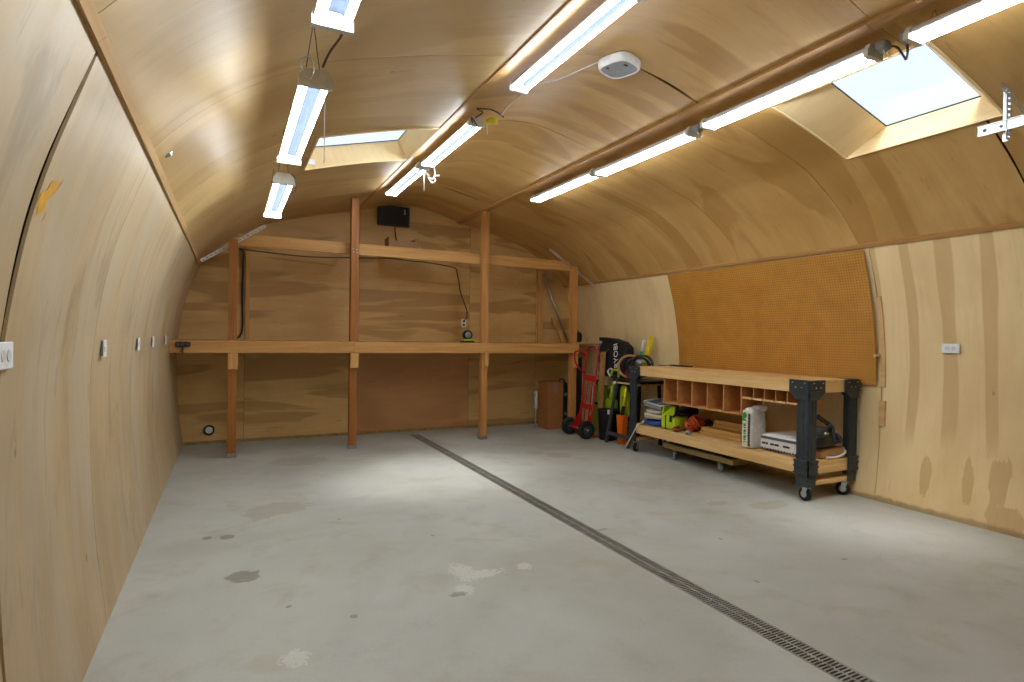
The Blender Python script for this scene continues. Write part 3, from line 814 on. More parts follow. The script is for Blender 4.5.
# outlets on the side walls ---------------------------------------------------------
def side_outlet(y,z,s,label,w=0.118,h=0.078):
    x=wx(z,s); i=-s
    t=thing('wall_outlet',(x,y,z-h/2),label,'outlet','outlets along the left wall' if s<0 else None)
    mb=MB(); mb.cbox((min(x-0.004*s,x+i*0.012),y-w/2+0.006,z-h/2+0.005),(max(x-0.004*s,x+i*0.012),y+w/2-0.006,z+h/2-0.005),0.003); mb.build('back_box',M_grey,t)
    mb=MB(); mb.cbox((min(x+i*0.012,x+i*0.018),y-w/2,z-h/2),(max(x+i*0.012,x+i*0.018),y+w/2,z+h/2),0.003); mb.build('cover_plate',M_white,t)
    for dy in ((-0.022,0.022) if w>0.1 else (-0.015,0.015)):
        mb=MB(); mb.cyl((x+i*0.018,y+dy,z),(x+i*0.0205,y+dy,z),0.017,n=16)
        for dz in (-0.006,0.006): mb.box((min(x+i*0.0205,x+i*0.021),y+dy-0.004,z+dz-0.0015),(max(x+i*0.0205,x+i*0.021),y+dy+0.004,z+dz+0.0015))
        mb.build('socket',M_offw,t)
side_outlet(2.045,1.325,-1,'white outlet on the left wall nearest the camera, at the edge of the picture')
side_outlet(3.46,1.31,-1,'white outlet on the left wall, second one away from the camera',0.066,0.085)
side_outlet(4.64,1.31,-1,'white outlet on the left wall, third one away from the camera',0.066,0.085)
side_outlet(5.45,1.315,-1,'white outlet on the left wall, fourth one away from the camera',0.066,0.085)
side_outlet(6.45,1.315,-1,'white outlet on the left wall, last one before the back shelving',0.066,0.085)
side_outlet(2.505,1.358,1,'white outlet alone on the right wall between the brown wood stripes',0.125,0.075)
mb=MB(); n=Vector((cn(-0.29)[0],0,cn(-0.29)[1])); mb.lathe([(0,0),(0.022,0),(0.024,0.003),(0.012,0.006),(0.010,0.012),(0,0.013)],n.to_track_quat('Z','Y').to_matrix(),16,(-0.29,3.37,cz(-0.29)))
single('metal_disc',mb,M_steel,'small round silver disc on the ceiling plywood just above the left wall seam','hook plate')

# pegboard ----------------------------------------------------------------------------
mb=MB(); Y0,Y1=3.08,5.56; nz=12; S=0; prev=None; rows=[]
for k in range(nz+1):
    z=1.01+(2.205-1.01)*k/nz; x=wx(z,1)-0.03-0.012*math.sin(PI*k/nz)
    if prev: S+=math.hypot(x-prev[0],z-prev[1])
    prev=(x,z); rows.append((x,z,S))
for a,b in zip(rows,rows[1:]):
    P=[(a[0],Y0,a[1]),(a[0],Y1,a[1]),(b[0],Y1,b[1]),(b[0],Y0,b[1])]
    f=[mb.bm.verts.new(p) for p in P]; mb._face(f,[(Y0,a[2]),(Y1,a[2]),(Y1,b[2]),(Y0,b[2])])
    Q=[(p[0]+0.005,p[1],p[2]) for p in P]; g=[mb.bm.verts.new(p) for p in Q]; mb._face(g[::-1],[(0.5,0.5)]*4)
    for i,j in ((1,2),(3,0)): mb._face([f[i],g[i],g[j],f[j]],[(0.0,0.0)]*4)
for q in (rows[0],rows[-1]):
    v=[mb.bm.verts.new(p) for p in ((q[0],Y0,q[1]),(q[0]+0.005,Y0,q[1]),(q[0]+0.005,Y1,q[1]),(q[0],Y1,q[1]))]; mb._face(v,[(0,0)]*4)
peg=thing('pegboard',(5.13,4.3,1.01),'large orange brown pegboard bowed against the right wall above the workbench','pegboard')
mb.build('board',M_peg,peg)
for y in (3.4,4.3,5.2):
    mb=MB()
    for k in range(nz):
        a,b=rows[k],rows[k+1]; mb.bar((a[0]+0.016,y,a[1]),(b[0]+0.016,y,b[1]),0.04,0.02,(1,0,0))
    mb.build('spacer_batten',M_trim,peg)
mb=MB(); mb.box((5.105,3.045,1.27),(5.165,3.078,1.29)); mb.build('wedge_block',M_trim,peg)

# ------------------------------------------------------------------ workbench
bench=thing('workbench',(4.79,4.44,0),'long wooden workbench with black resin legs on casters under the pegboard','workbench')
BX0,BX1,BY0,BY1=4.455,5.115,3.22,5.66; ZT=1.055; ZS=0.345
# top
mb=MB(); mb.cbox((BX0+0.01,BY0+0.01,ZT-0.018),(BX1-0.01,BY1-0.01,ZT),0.003); mb.build('bench_top',M_pine_y,bench)
for x0,x1 in ((BX0+0.012,BX0+0.05),(BX1-0.05,BX1-0.012)):
    mb=MB(); mb.cbox((x0,BY0+0.012,ZT-0.108),(x1,BY1-0.012,ZT-0.019),0.003); mb.build('apron',M_pine_y,bench)
    mb=MB(); mb.cbox((x0,BY0+0.012,ZS-0.105),(x1,BY1-0.012,ZS-0.014),0.003); mb.build('shelf_rail',M_pine_y,bench)
for y0,y1 in ((BY0+0.012,BY0+0.05),(BY1-0.05,BY1-0.012)):
    mb=MB(); mb.cbox((BX0+0.05,y0,ZT-0.108),(BX1-0.05,y1,ZT-0.019),0.003); mb.build('end_apron',M_pine_x,bench)
    mb=MB(); mb.cbox((BX0+0.05,y0,ZS-0.105),(BX1-0.05,y1,ZS-0.014),0.003); mb.build('end_rail',M_pine_x,bench)
mb=MB(); mb.cbox((BX0+0.012,BY0+0.012,ZS-0.013),(BX1-0.012,BY1-0.012,ZS),0.002); mb.build('shelf_board',M_pine_y,bench)
# legs with ribbed brackets
def leg(cx,cy,sx,sy):
    """sx,sy point towards the inside of the bench"""
    hx,hy=0.052,0.058
    ox,oy=cx-sx*hx,cy-sy*hy        # outer corner
    mb=MB()
    def B(x0,x1,y0,y1,z0,z1): mb.box((min(x0,x1),min(y0,y1),z0),(max(x0,x1),max(y0,y1),z1))
    # L-shaped channel shaft that wraps the corner
    t=0.020
    mb.prism([(0,0),(2*hx,0),(2*hx,t),(t+0.006,t+0.006),(t,2*hy),(0,2*hy)],lambda u,v,d:Vector((ox+sx*u,oy+sy*v,d)),0.135,ZT+0.002)
    # raised flutes
    for u in (0.012,0.05,0.088): B(ox+sx*(u-0.006),ox+sx*(u+0.006),oy-sy*0.005,oy+sy*0.001,0.20,0.93)
    for v in (0.012,0.055,0.100): B(ox-sx*0.005,ox+sx*0.001,oy+sy*(v-0.006),oy+sy*(v+0.006),0.20,0.93)
    p=mb.build('leg',M_resin,bench)
    # top bracket
    mb=MB()
    fx,fy=0.185,0.185
    mb.prism([(0,ZT+0.006),(fx,ZT+0.006),(fx,ZT-0.10),(2*hx+0.01,ZT-0.165),(0,ZT-0.165)],lambda u,v,d:Vector((ox+sx*u,oy-sy*0.004+sy*d,v)),-0.012,0.006)
    mb.prism([(0,ZT+0.006),(fy,ZT+0.006),(fy,ZT-0.10),(2*hy+0.01,ZT-0.165),(0,ZT-0.165)],lambda u,v,d:Vector((ox-sx*0.004+sx*d,oy+sy*u,v)),-0.012,0.006)
    for k in range(5):
        z=ZT-0.004-0.022*k
        B(ox-sx*0.02,ox+sx*fx,oy-sy*0.022,oy-sy*0.012,z-0.004,z+0.004)
        B(ox-sx*0.022,ox-sx*0.012,oy-sy*0.02,oy+sy*fy,z-0.004,z+0.004)
    mb.mi=1
    for u,z in ((0.03,ZT-0.02),(0.15,ZT-0.02),(0.06,ZT-0.06),(0.12,ZT-0.06)):
        mb.cyl((ox+sx*u,oy-sy*0.026,z),(ox+sx*u,oy-sy*0.015,z),0.005,n=8); mb.cyl((ox-sx*0.026,oy+sy*u,z),(ox-sx*0.015,oy+sy*u,z),0.005,n=8)
    mb.build('top_bracket',[M_resin,M_steel],p)
    # shelf bracket bands
    mb=MB()
    for z in (ZS+0.01,ZS-0.035,ZS-0.095): 
        B(ox-sx*0.014,ox+sx*(2*hx+0.02),oy-sy*0.014,oy-sy*0.001,z-0.008,z+0.008)
        B(ox-sx*0.014,ox-sx*0.001,oy-sy*0.014,oy+sy*(2*hy+0.02),z-0.008,z+0.008)
    B(ox-sx*0.008,ox+sx*(2*hx+0.015),oy-sy*0.008,oy-sy*0.001,ZS-0.11,ZS+0.02)
    B(ox-sx*0.008,ox-sx*0.001,oy-sy*0.008,oy+sy*(2*hy+0.015),ZS-0.11,ZS+0.02)
    mb.build('shelf_bracket',M_resin,p)
LEGS=[(BX0+0.052,BY0+0.058,1,1),(BX1-0.052,BY0+0.058,-1,1),(BX0+0.052,BY1-0.058,1,-1),(BX1-0.052,BY1-0.058,-1,-1)]
for a in LEGS: leg(*a)
for y in (BY0+0.06,BY1-0.06):
    mb=MB(); mb.cbox((BX0+0.02,y-0.045,0.141),(BX1-0.02,y+0.045,0.179),0.003); mb.build('end_stretcher',M_pine_x,bench)
def caster(par,x,y,top,r,w,ang,brake=False,wm=None):
    """swivel caster under z=top; wheel rests on the floor"""
    c,s=math.cos(ang),math.sin(ang); f=Vector((c,s,0)); a=Vector((-s,c,0)); o=Vector((x,y,0))+f*r*0.35
    mb=MB(); mb.box((x-0.035,y-0.03,top-0.005),(x+0.035,y+0.03,top)); mb.cyl((x,y,top-0.02),(x,y,top-0.005),0.026,n=14)
    for sg in (-1,1):
        mb.prism([(-0.02,top-0.02),(0.03,top-0.02),(r*0.35+0.014,r-0.012),(r*0.35-0.014,r-0.012)],lambda u,v,d:Vector((x,y,0))+f*u+a*d+Vector((0,0,v)),sg*(w/2+0.004),sg*(w/2+0.008))
    if brake: mb.obox(o+f*(r*0.9)+Vector((0,0,r*0.7)),(0.04,0.03,0.006),Matrix.Rotation(ang,3,'Z'))
    k=mb.build('caster',M_steel,par)
    M=Matrix((f,Vector((0,0,1)),-a)).transposed()
    mb=MB(); mb.lathe([(0,-w/2),(r*0.55,-w/2),(r*0.60,-w/2+0.003),(r*0.9,-w/2),(r,-w/2+0.008),(r,w/2-0.008),(r*0.9,w/2),(r*0.60,w/2-0.003),(r*0.55,w/2),(0,w/2)],M,24,o+Vector((0,0,r)))
    mb.mi=1
    for sg in (-1,1): mb.lathe([(0,sg*(w/2+0.003)),(r*0.22,sg*(w/2+0.003)),(r*0.50,sg*(w/2+0.001)),(r*0.54,sg*(w/2-0.003))],M,20,o+Vector((0,0,r)))
    wh=mb.build('wheel',[wm or M_rub,M_steel],k)
    return k
caster(bench,4.525,3.275,0.138,0.059,0.036,R(85),True)
caster(bench,5.035,3.265,0.138,0.059,0.036,R(120))
caster(bench,4.525,5.605,0.138,0.056,0.036,R(210))
caster(bench,5.055,5.605,0.138,0.056,0.036,R(120))

# cubby organiser hung under the top
cub=thing('cubby_organiser',(4.62,4.25,0.66),'plywood organiser with a row of pigeonholes hung under the workbench top','organiser')
CXF,CXB=4.50,4.80
mb=MB(); mb.box((CXB-0.008,3.98,0.665),(CXB,5.10,0.935)); mb.box((CXB-0.008,3.35,0.83),(CXB,3.98,0.935)); mb.build('back_panel',M_cub,cub)
mb=MB(); mb.box((CXF,3.98,0.66),(CXB-0.009,5.10,0.674)); mb.build('bottom_board',M_cub,cub)
ys=[5.10-0.2216*k for k in range(6)]
for y in ys:
    mb=MB()
    zlo=0.675
    mb.prism([(CXF+0.002,zlo),(CXB-0.009,zlo),(CXB-0.009,0.940),(CXF+0.002,0.940)],lambda u,v,d:Vector((u,d,v)),y-0.012,y); mb.build('divider',M_cub,cub)
mb=MB(); mb.box((CXF,3.35,0.833),(CXB-0.009,3.965,0.843)); mb.build('small_shelf',M_cub,cub)
ys=[3.965-0.123*k for k in range(6)]
for k,y in enumerate(ys[1:]):
    mb=MB(); mb.box((CXF+0.004,y-0.004,0.844),(CXB-0.009,y+0.005,0.938)); mb.build('small_divider',M_cub,cub)
    mb=MB(); mb.box((CXF-0.014,y+0.012,0.829),(CXF-0.001,y+0.117,0.847)); mb.build('bin_lip',M_pine_y,cub)

# flat bar lying on the bench top
mb=MB(); mb.cbox((5.03,5.25,1.0555),(5.09,5.60,1.072),0.004); single('flat_bar',mb,M_blackm,'thin black flat bar lying on the far back edge of the workbench top','bar')

# ------------------------------------------------------------------ things on the bench shelf
Z=ZS
mb=MB(); mb.soft((4.715,5.39,Z+0.030),(0.34,0.31,0.06),5,0.012,8,1,12).seat(Z+0.001)
single('blue_tarp',mb,M_tarpb,'folded blue tarp under the off white cloth on the bench shelf','tarp')
t=thing('drop_cloth',(4.70,5.37,Z+0.06),'folded off white cloth lying on the blue tarp','cloth')
mb=MB(); mb.soft((4.715,5.395,Z+0.092),(0.32,0.30,0.065),5,0.014,8,2,12).seat(Z+0.078); mb.build('lower_fold',M_cloth,t)
mb=MB(); mb.soft((4.72,5.395,Z+0.150),(0.29,0.28,0.055),4,0.016,9,5,12).seat(Z+0.140); mb.build('upper_fold',M_cloth,t)
t=thing('plastic_tray',(4.70,5.36,Z+0.175),'pale grey open tray tipped on the folded off white cloth','tray')
mb=MB(); TM=Matrix.Rotation(R(5),3,'X')@Matrix.Rotation(R(-4),3,'Y'); c=Vector((4.725,5.39,Z+0.252))
mb.obox(c+Vector((0,0,-0.022)),(0.28,0.30,0.005),TM)
mb.build('tray_floor',M_grey,t)
for d,s in (((-0.14,0,0),(0.006,0.31,0.05)),((0.14,0,0),(0.006,0.31,0.05)),((0,-0.155,0),(0.28,0.006,0.05)),((0,0.155,0),(0.28,0.006,0.05))):
    mb=MB(); mb.obox(c+TM@Vector(d),s,TM); mb.build('side',M_grey,t)
mb=MB()
q=[c+TM@Vector(p) for p in ((-0.145,-0.16,0.027),(0.145,-0.16,0.027),(0.145,0.16,0.027),(-0.145,0.16,0.027))]
for a,b in zip(q,q[1:]+q[:1]): mb.tube([a,b],0.009,8)
mb.build('rim',M_offw,t)
mb=MB(); mb.tube(smooth_path([(4.55,5.49,Z+0.05),(4.50,5.49,Z+0.020),(4.455,5.49,Z+0.010),(4.43,5.495,Z-0.03),(4.418,5.55,0.22),(4.40,5.62,0.10),(4.41,5.68,0.03),(4.45,5.73,0.010),(4.50,5.78,0.010)]),0.0065,8)
single('white_cord',mb,M_offw,'white cord trailing from the bench shelf to the floor at the far front leg','cord')
# lime bag with an open lid
t=thing('tool_bag',(4.66,5.07,Z),'lime green tool bag with its lid standing open on the bench shelf','bag')
mb=MB(); mb.soft((4.665,5.085,Z+0.085),(0.24,0.235,0.168),7,0.006,7,1,10).seat(Z+0.001); mb.build('bag_body',M_limeb,t)
mb=MB()
mb.prism([(5.20,Z+0.03),(4.99,Z+0.14),(5.00,Z+0.285),(5.06,Z+0.26),(5.19,Z+0.17)],lambda u,v,d:Vector((d,u,v)),4.575,4.583)
mb.prism([(4.575,Z+0.16),(4.78,Z+0.16),(4.79,Z+0.25),(4.60,Z+0.27)],lambda u,v,d:Vector((u,d,v)),5.195,5.205)
mb.build('lid',M_limeb,t)
mb=MB(); mb.soft((4.70,5.0,Z+0.19),(0.16,0.15,0.05),4,0.01,9,2,8); mb.build('contents',M_blackm,t)
for y in (5.105,):
    mb=MB(); mb.box((4.541,y-0.007,Z+0.01),(4.549,y+0.007,Z+0.165)); mb.build('piping',M_blackm,t)
mb=MB(); mb.box((4.536,5.0,Z+0.10),(4.546,5.035,Z+0.175)); mb.tube(smooth_path([(4.545,4.99,Z+0.16),(4.60,4.98,Z+0.20),(4.66,4.97,Z+0.205),(4.74,4.98,Z+0.19)]),0.012,8); mb.build('strap',M_blackm,t)
mb=MB(); mb.soft((4.88,5.08,Z+0.20),(0.15,0.22,0.26),4,0.01,8,4,8).seat(Z+0.001)
mb.bm.verts.ensure_lookup_table()
o=mb.build('black_bag',M_fab); tag(o,'black bag standing behind the lime green tool bag on the bench shelf','bag')
# coiled cords
def coil(c,rad,turns,r,seed,tilt,mat,name,label,cat,nseg=30,squash=0.6):
    q=random.Random(seed); P=[]
    ax=Matrix.Rotation(tilt[0],3,'X')@Matrix.Rotation(tilt[1],3,'Y')
    for k in range(turns*nseg):
        a=2*PI*k/nseg; tt=k/(turns*nseg)
        rr=rad*(0.80+0.2*math.sin(3.1*a*0.31+seed)+0.06*math.sin(a*0.77)); P.append(Vector(c)+ax@Vector((rr*math.cos(a),rr*math.sin(a)*squash,(tt-0.5)*turns*r*1.2+0.012*math.sin(2.3*a+seed))))
    mz=min(p.z for p in P)
    base=c[2]
    mb=MB(); mb.tube(P,r,7); return mb,P
def add_coil(c,rad,turns,r,seed,tilt,mat,name,label,extra=None):
    mb,P=coil(c,rad,turns,r,seed,tilt,mat,name,label,'cord')
    lo=min(v.co.z for v in mb.bm.verts)
    bmesh.ops.translate(mb.bm,verts=mb.bm.verts[:],vec=(0,0,c[2]-lo+0.001))
    t=thing(name,c,label,'cord','coiled cords on the bench shelf'); mb.build('coil',mat,t)
    if extra: extra(t)
    return t
def plugs(c,mat):
    def f(t):
        mb=MB(); mb.soft((c[0],c[1],c[2]+0.022),(0.06,0.07,0.042),3,n=6); mb.build('plug',mat,t,'grey plug')
    return f
add_coil((4.71,4.82,Z),0.130,10,0.012,2,(R(62),R(25)),M_cordo,'extension_cord','bright orange coiled extension cord between the lime bag and the wood boards')
add_coil((4.545,4.90,Z),0.050,4,0.010,5,(R(62),R(-25)),M_cordb,'extension_cord','rust brown coiled cord lying right beside the lime green tool bag',plugs((4.55,4.74,Z),M_grey))
add_coil((4.96,4.87,Z),0.10,5,0.010,8,(R(80),R(20)),M_cable,'extension_cord','dark coiled cord standing behind the bright orange one')
add_coil((5.04,4.42,Z),0.085,6,0.012,11,(R(80),R(5)),M_dred,'extension_cord','dull red coiled cord behind the stacked wood boards')
# wood boards
bd=[((4.715,4.17),(4.83,4.74),0.0,'pale wood board at the bottom of the front stack on the bench shelf'),((4.72,4.175),(4.825,4.725),0.041,'pale wood board on top of the front stack on the bench shelf'),
    ((4.835,4.18),(4.95,4.68),0.0,'pale wood board at the bottom of the rear stack on the bench shelf'),((4.837,4.20),(4.945,4.69),0.041,'pale wood board second from the bottom of the rear stack'),
    ((4.832,4.19),(4.94,4.66),0.082,'pale wood board third from the bottom of the rear stack'),((4.836,4.23),(4.945,4.64),0.123,'short pale wood board topmost of the rear stack')]
for (a,b,dz,lab) in bd:
    mb=MB(); mb.cbox((a[0],a[1],Z+dz+0.001),(b[0],b[1],Z+dz+0.039),0.003); single('wood_board',mb,M_off,lab,'board','wood boards on the bench shelf')
# upright bag
t=thing('plastic_sack',(4.62,3.885,Z),'upright white plastic sack with green print on the bench shelf','sack')
def sackfn(q): 
    f=1-0.10*max(0,q.z)**2; return Vector((q.x*f,q.y*(1-0.10*max(0,q.z)),q.z))
mb=MB(); mb.soft((4.605,3.912,Z+0.195),(0.22,0.115,0.39),7,0.008,11,3,14,fn=sackfn).seat(Z+0.001); mb.build('sack_body',M_bagw,t)
mb=MB(); mb.prism([(3.9550,Z+0.02),(3.8930,Z+0.02),(3.8930,Z+0.37),(3.9510,Z+0.37)],lambda u,v,d:Vector((d,u,v)),4.488,4.494)
mb.mi=1
mb.prism([(3.9250+0.024*math.cos(a*PI/8),Z+0.325+0.030*math.sin(a*PI/8)) for a in range(16)],lambda u,v,d:Vector((d,u,v)),4.484,4.4885); mb.prism([(3.9490,Z+0.27),(3.9110,Z+0.27),(3.9110,Z+0.285),(3.9490,Z+0.30)],lambda u,v,d:Vector((d,u,v)),4.484,4.4885)
mb.mi=2
for k in range(10):
    h=0.010+0.006*((k*7)%3); mb.box((4.484,3.9110,Z+0.065+k*0.019),(4.4885,3.9370,Z+0.065+k*0.019+h*0.8))
mb.build('front_label',[M_cream,M_green,M_greent],t,'cream front label with green emblem and print')
mb=MB(); mb.box((4.489,3.8670,Z+0.03),(4.496,3.8870,Z+0.345)); mb.mi=1
for k in range(11): mb.box((4.486,3.8710,Z+0.04+k*0.028),(4.4895,3.8830,Z+0.055+k*0.028))
mb.build('side_panel',[M_bagg,M_ink],t,'grey side panel with dark print')
mb=MB(); mb.soft((4.66,3.8900,Z+0.39),(0.15,0.10,0.06),2.5,0.018,14,6,10); mb.build('crumpled_top',M_bagw,t)
# cement bag
t=thing('cement_bag',(4.79,3.66,Z),'white paper cement bag lying flat on the near end of the bench shelf','bag')
def cemfn(q): return Vector((q.x,q.y,q.z*(1-0.25*max(0,q.z)*(abs(q.y)**3))))
mb=MB(); mb.soft((4.80,3.629,Z+0.085),(0.42,0.430,0.168),9,0.008,6,4,14,fn=cemfn).seat(Z+0.001); mb.build('bag_body',M_bagw,t)
mb=MB(); mb.box((4.5835,3.43,Z+0.118),(4.5915,3.815,Z+0.142)); mb.mi=1
x=3.80
q=random.Random(4)
for w in (0.018,0.013,0.018,0,0.020,0.013,0.018,0.018,0.0,0,0.018,0.018,0.018):
    if w: mb.box((4.582,x-w,Z+0.066),(4.588,x,Z+0.084))
    x-=max(w,0.018)+0.005
for k in range(13): mb.prism([(3.81-0.03*k,Z+0.018),(3.797-0.03*k,Z+0.034),(3.784-0.03*k,Z+0.018)],lambda u,v,d:Vector((d,u,v)),4.582,4.590)
mb.build('printed_band',[M_bagg,M_ink],t,'grey band with dark print')
# kraft bag and black saw at the near end
t=thing('paper_bag',(4.90,3.40,Z),'crumpled brown paper bag with a white lip under the black saw','bag')
mb=MB(); mb.soft((4.885,3.325,Z+0.045),(0.36,0.115,0.088),4,0.014,10,2,12).seat(Z+0.001); mb.build('bag_body',M_kraft,t)
mb=MB(); mb.tube(smooth_path([(4.76,3.262,Z+0.02),(4.86,3.25,Z+0.018),(4.96,3.25,Z+0.03),(5.02,3.26,Z+0.055),(5.03,3.30,Z+0.07)]),0.010,8); mb.build('bag_lip',M_white,t,'white rolled lip')
t=thing('power_saw',(4.9,3.343,Z+0.108),'black corded power saw with a bent guard arm on the brown paper bag','saw')
mb=MB(); mb.soft((4.86,3.323,Z+0.168),(0.33,0.15,0.12),3.5,0.008,10,3,10); mb.build('motor_body',M_black,t)
mb=MB(); mb.soft((4.80,3.333,Z+0.243),(0.20,0.13,0.10),3,0.010,10,7,10); mb.build('gear_housing',M_greyd,t)
mb=MB(); mb.lathe([(0,-0.01),(0.055,-0.01),(0.06,0),(0.055,0.01),(0,0.01)],Matrix.Rotation(R(60),3,'Y'),20,(4.99,3.283,Z+0.183)); mb.build('end_cap',M_greyd,t)
mb=MB()
P=[(4.70,3.373,Z+0.218),(4.705,3.373,Z+0.388),(4.82,3.363,Z+0.383),(4.95,3.343,Z+0.308),(5.00,3.343,Z+0.268)]
for a,b in zip(P,P[1:]): mb.bar(a,b,0.035,0.028)
mb.bar((4.985,3.343,Z+0.288),(4.985,3.343,Z+0.198),0.03,0.03); mb.build('guard_arm',M_black,t)
mb=MB(); mb.tube(smooth_path([(4.83,3.273,Z+0.278),(4.87,3.253,Z+0.308),(4.91,3.253,Z+0.268),(4.90,3.248,Z+0.198),(4.93,3.248,Z+0.158)]),0.011,8); mb.build('power_lead',M_greyd,t)
mb=MB(); mb.cyl((4.78,3.258,Z+0.233),(4.83,3.253,Z+0.238),0.014,n=10); mb.build('fitting',M_steel,t)
mb=MB(); mb.cyl((5.00,3.273,Z+0.168),(5.045,3.268,Z+0.178),0.012,n=10); mb.build('fitting',M_steel,t)

t.location.x-=0.07
# dolly under the bench
dol=thing('furniture_dolly',(4.78,4.62,0),'low wooden dolly on small casters under the workbench','dolly')
mb=MB(); mb.cbox((4.57,4.14,0.125),(4.99,5.17,0.180),0.004); mb.build('platform',M_olive,dol)
mb=MB(); mb.cbox((4.60,4.2,0.181),(4.95,5.1,0.192),0.003); mb.build('carpet_pad',M_greyd,dol)
for x,y,a in ((4.63,5.03,20),(4.66,4.37,70),(4.93,5.05,140),(4.93,4.45,200)): caster(dol,x,y,0.124,0.047,0.026,R(a),wm=M_grey)

# ------------------------------------------------------------------ the corner by the back wall
# hand truck
ht=thing('hand_truck',(4.50,6.74,0),'red two wheeled hand truck standing by the right end of the shelving','hand truck')
YL,YR=6.87,6.58
def rail_path(y): return [(4.50,y,0.04),(4.51,y,0.15),(4.55,y,0.5),(4.585,y,0.85),(4.612,y,1.15)]
mb=MB(); mid=(YL+YR)/2
loop=rail_path(YL)+[(4.618,YL-0.02,1.22),(4.62,YL-0.07,1.262),(4.622,mid,1.275),(4.62,YR+0.07,1.262),(4.618,YR+0.02,1.22)]+rail_path(YR)[::-1]
mb.tube(smooth_path(loop,4),0.014,10); mb.build('frame_tube',M_red,ht)
for z,h in ((0.43,0.07),(0.83,0.08)):
    x=4.50+0.112*z/1.15+0.004
    mb=MB(); mb.prism([(YL,z-h/2),(YR,z-h/2-0.01),(YR,z+h/2-0.01),(YL,z+h/2)],lambda u,v,d:Vector((x+d,u,v)),-0.004,0.004); mb.build('cross_plate',M_red,ht)
for y in (YL-0.09,YR+0.09):
    mb=MB(); mb.tube(smooth_path([(4.515,y,0.10),(4.56,y,0.5),(4.60,y,0.85)],4),0.009,8); mb.build('vertical_bar',M_red,ht)
mb=MB(); mb.tube(smooth_path([(4.612,YL,1.14),(4.56,YL+0.01,1.20),(4.47,YL+0.02,1.205),(4.43,YL+0.02,1.17),(4.44,YL+0.02,1.05),(4.50,YL+0.01,0.96),(4.585,YL,0.90)]),0.013,10); mb.build('loop_handle',M_red,ht)
for y in (YL,YR):
    mb=MB(); mb.prism([(4.50,0.05),(4.39,0.10),(4.39,0.16),(4.53,0.36),(4.53,0.30)],lambda u,v,d:Vector((u,d,v)),y-0.004,y+0.004); mb.build('wheel_strut',M_red,ht)
mb=MB(); mb.cyl((4.405,7.0,0.125),(4.405,6.48,0.125),0.011,n=12); mb.build('axle',M_steel,ht)
mb=MB(); mb.box((4.50,6.59,0.004),(4.68,6.88,0.012)); mb.box((4.495,6.59,0.004),(4.505,6.88,0.08)); mb.build('toe_plate',M_red,ht)
for y in (6.965,6.535):
    mb=MB(); Mw=Matrix.Rotation(R(90),3,'X'); mb.lathe([(0.062,-0.022),(0.08,-0.034),(0.105,-0.036),(0.122,-0.02),(0.125,0),(0.122,0.02),(0.105,0.036),(0.08,0.034),(0.062,0.022),(0.062,-0.022)],Mw,28,(4.405,y,0.125)); w=mb.build('wheel',M_rub,ht)
    mb=MB(); mb.lathe([(0,-0.028),(0.02,-0.028),(0.024,-0.012),(0.055,-0.010),(0.066,-0.02),(0.066,0.02),(0.055,0.010),(0.024,0.012),(0.02,0.028),(0,0.028)],Mw,24,(4.405,y,0.125)); mb.build('hub',M_greyd,w)
# pole bundle seen between the rails
mb=MB(); mb.cyl((4.65,6.80,0.016),(4.72,6.83,0.95),0.013,n=10); single('metal_rod',mb,M_steel,'thin silver rod leaning behind the red hand truck','rod')
t=thing('wood_plank',(4.74,6.7,0),'narrow wooden plank standing behind the red hand truck','plank')
mb=MB(); mb.bar((4.74,6.70,0.003),(4.80,6.72,1.20),0.10,0.022,(1,0,0)); mb.build('plank_board',M_deck,t)
mb=MB(); mb.lathe([(0.0,0.0),(0.008,0.0),(0.008,0.006),(0.0,0.006)],Matrix.Rotation(R(-90),3,'Y'),10,(4.785,6.715,1.15)); mb.build('hanging_hole',M_blackm,t)
# dark rolled sheet at the corner by the post
mb=MB(); mb.tube([(4.66,7.15,0.0),(4.70,7.22,1.1)],0.06,16); single('rolled_mat',mb,M_blackm,'dark rolled mat standing upright between the shelving post and the red hand truck','mat')
# black bin
t=thing('waste_bin',(4.675,6.40,0),'tall black plastic bin standing in front of the red hand truck','bin')
mb=MB(); Mi=Matrix.Identity(3)
mb.lathe([(0,0.002),(0.115,0.002),(0.12,0.01),(0.148,0.40),(0.155,0.402),(0.157,0.415),(0.147,0.418),(0.142,0.40),(0.112,0.015),(0,0.012)],Mi,28,(4.675,6.40,0)); mb.build('bin_shell',M_black,t)
mb=MB(); mb.obox((4.58,6.265,0.40),(0.03,0.012,0.06)); mb.build('hang_tag',M_white,t,'small white tag on the rim')
# folding work stand
st=thing('work_stand',(4.83,6.0,0),'dark folding work stand with grey legs between the bin and the workbench','work stand')
mb=MB(); mb.cbox((4.64,5.72,0.795),(5.09,6.23,0.815),0.003); mb.build('stand_top',M_off,st,'pale wooden table top')
mb=MB(); mb.cbox((4.66,5.70,0.818),(5.10,6.25,0.852),0.005); mb.build('black_tray',M_black,st)
for x0,x1 in ((4.53,4.665),(5.06,5.04)):
    for y0,y1 in ((6.24,6.19),(5.78,5.80)):
        mb=MB(); mb.bar((x0,y0,0.0),(x1,y1,0.86 if x0<5 else 0.80),0.034,0.034,(1,0,0)); mb.build('leg',M_greyd if x0<5 else M_blackm,st)
mb=MB(); mb.bar((4.548,6.24,0.13),(4.548,5.78,0.13),0.03,0.045); mb.build('cross_brace',M_greyd,st)
mb=MB(); mb.bar((5.05,6.24,0.13),(5.05,5.78,0.13),0.03,0.045); mb.build('cross_brace',M_greyd,st)
mb=MB(); mb.cyl((4.615,6.21,0.80),(4.64,6.21,0.80),0.022,n=14); mb.build('pivot_bolt',M_white,st)
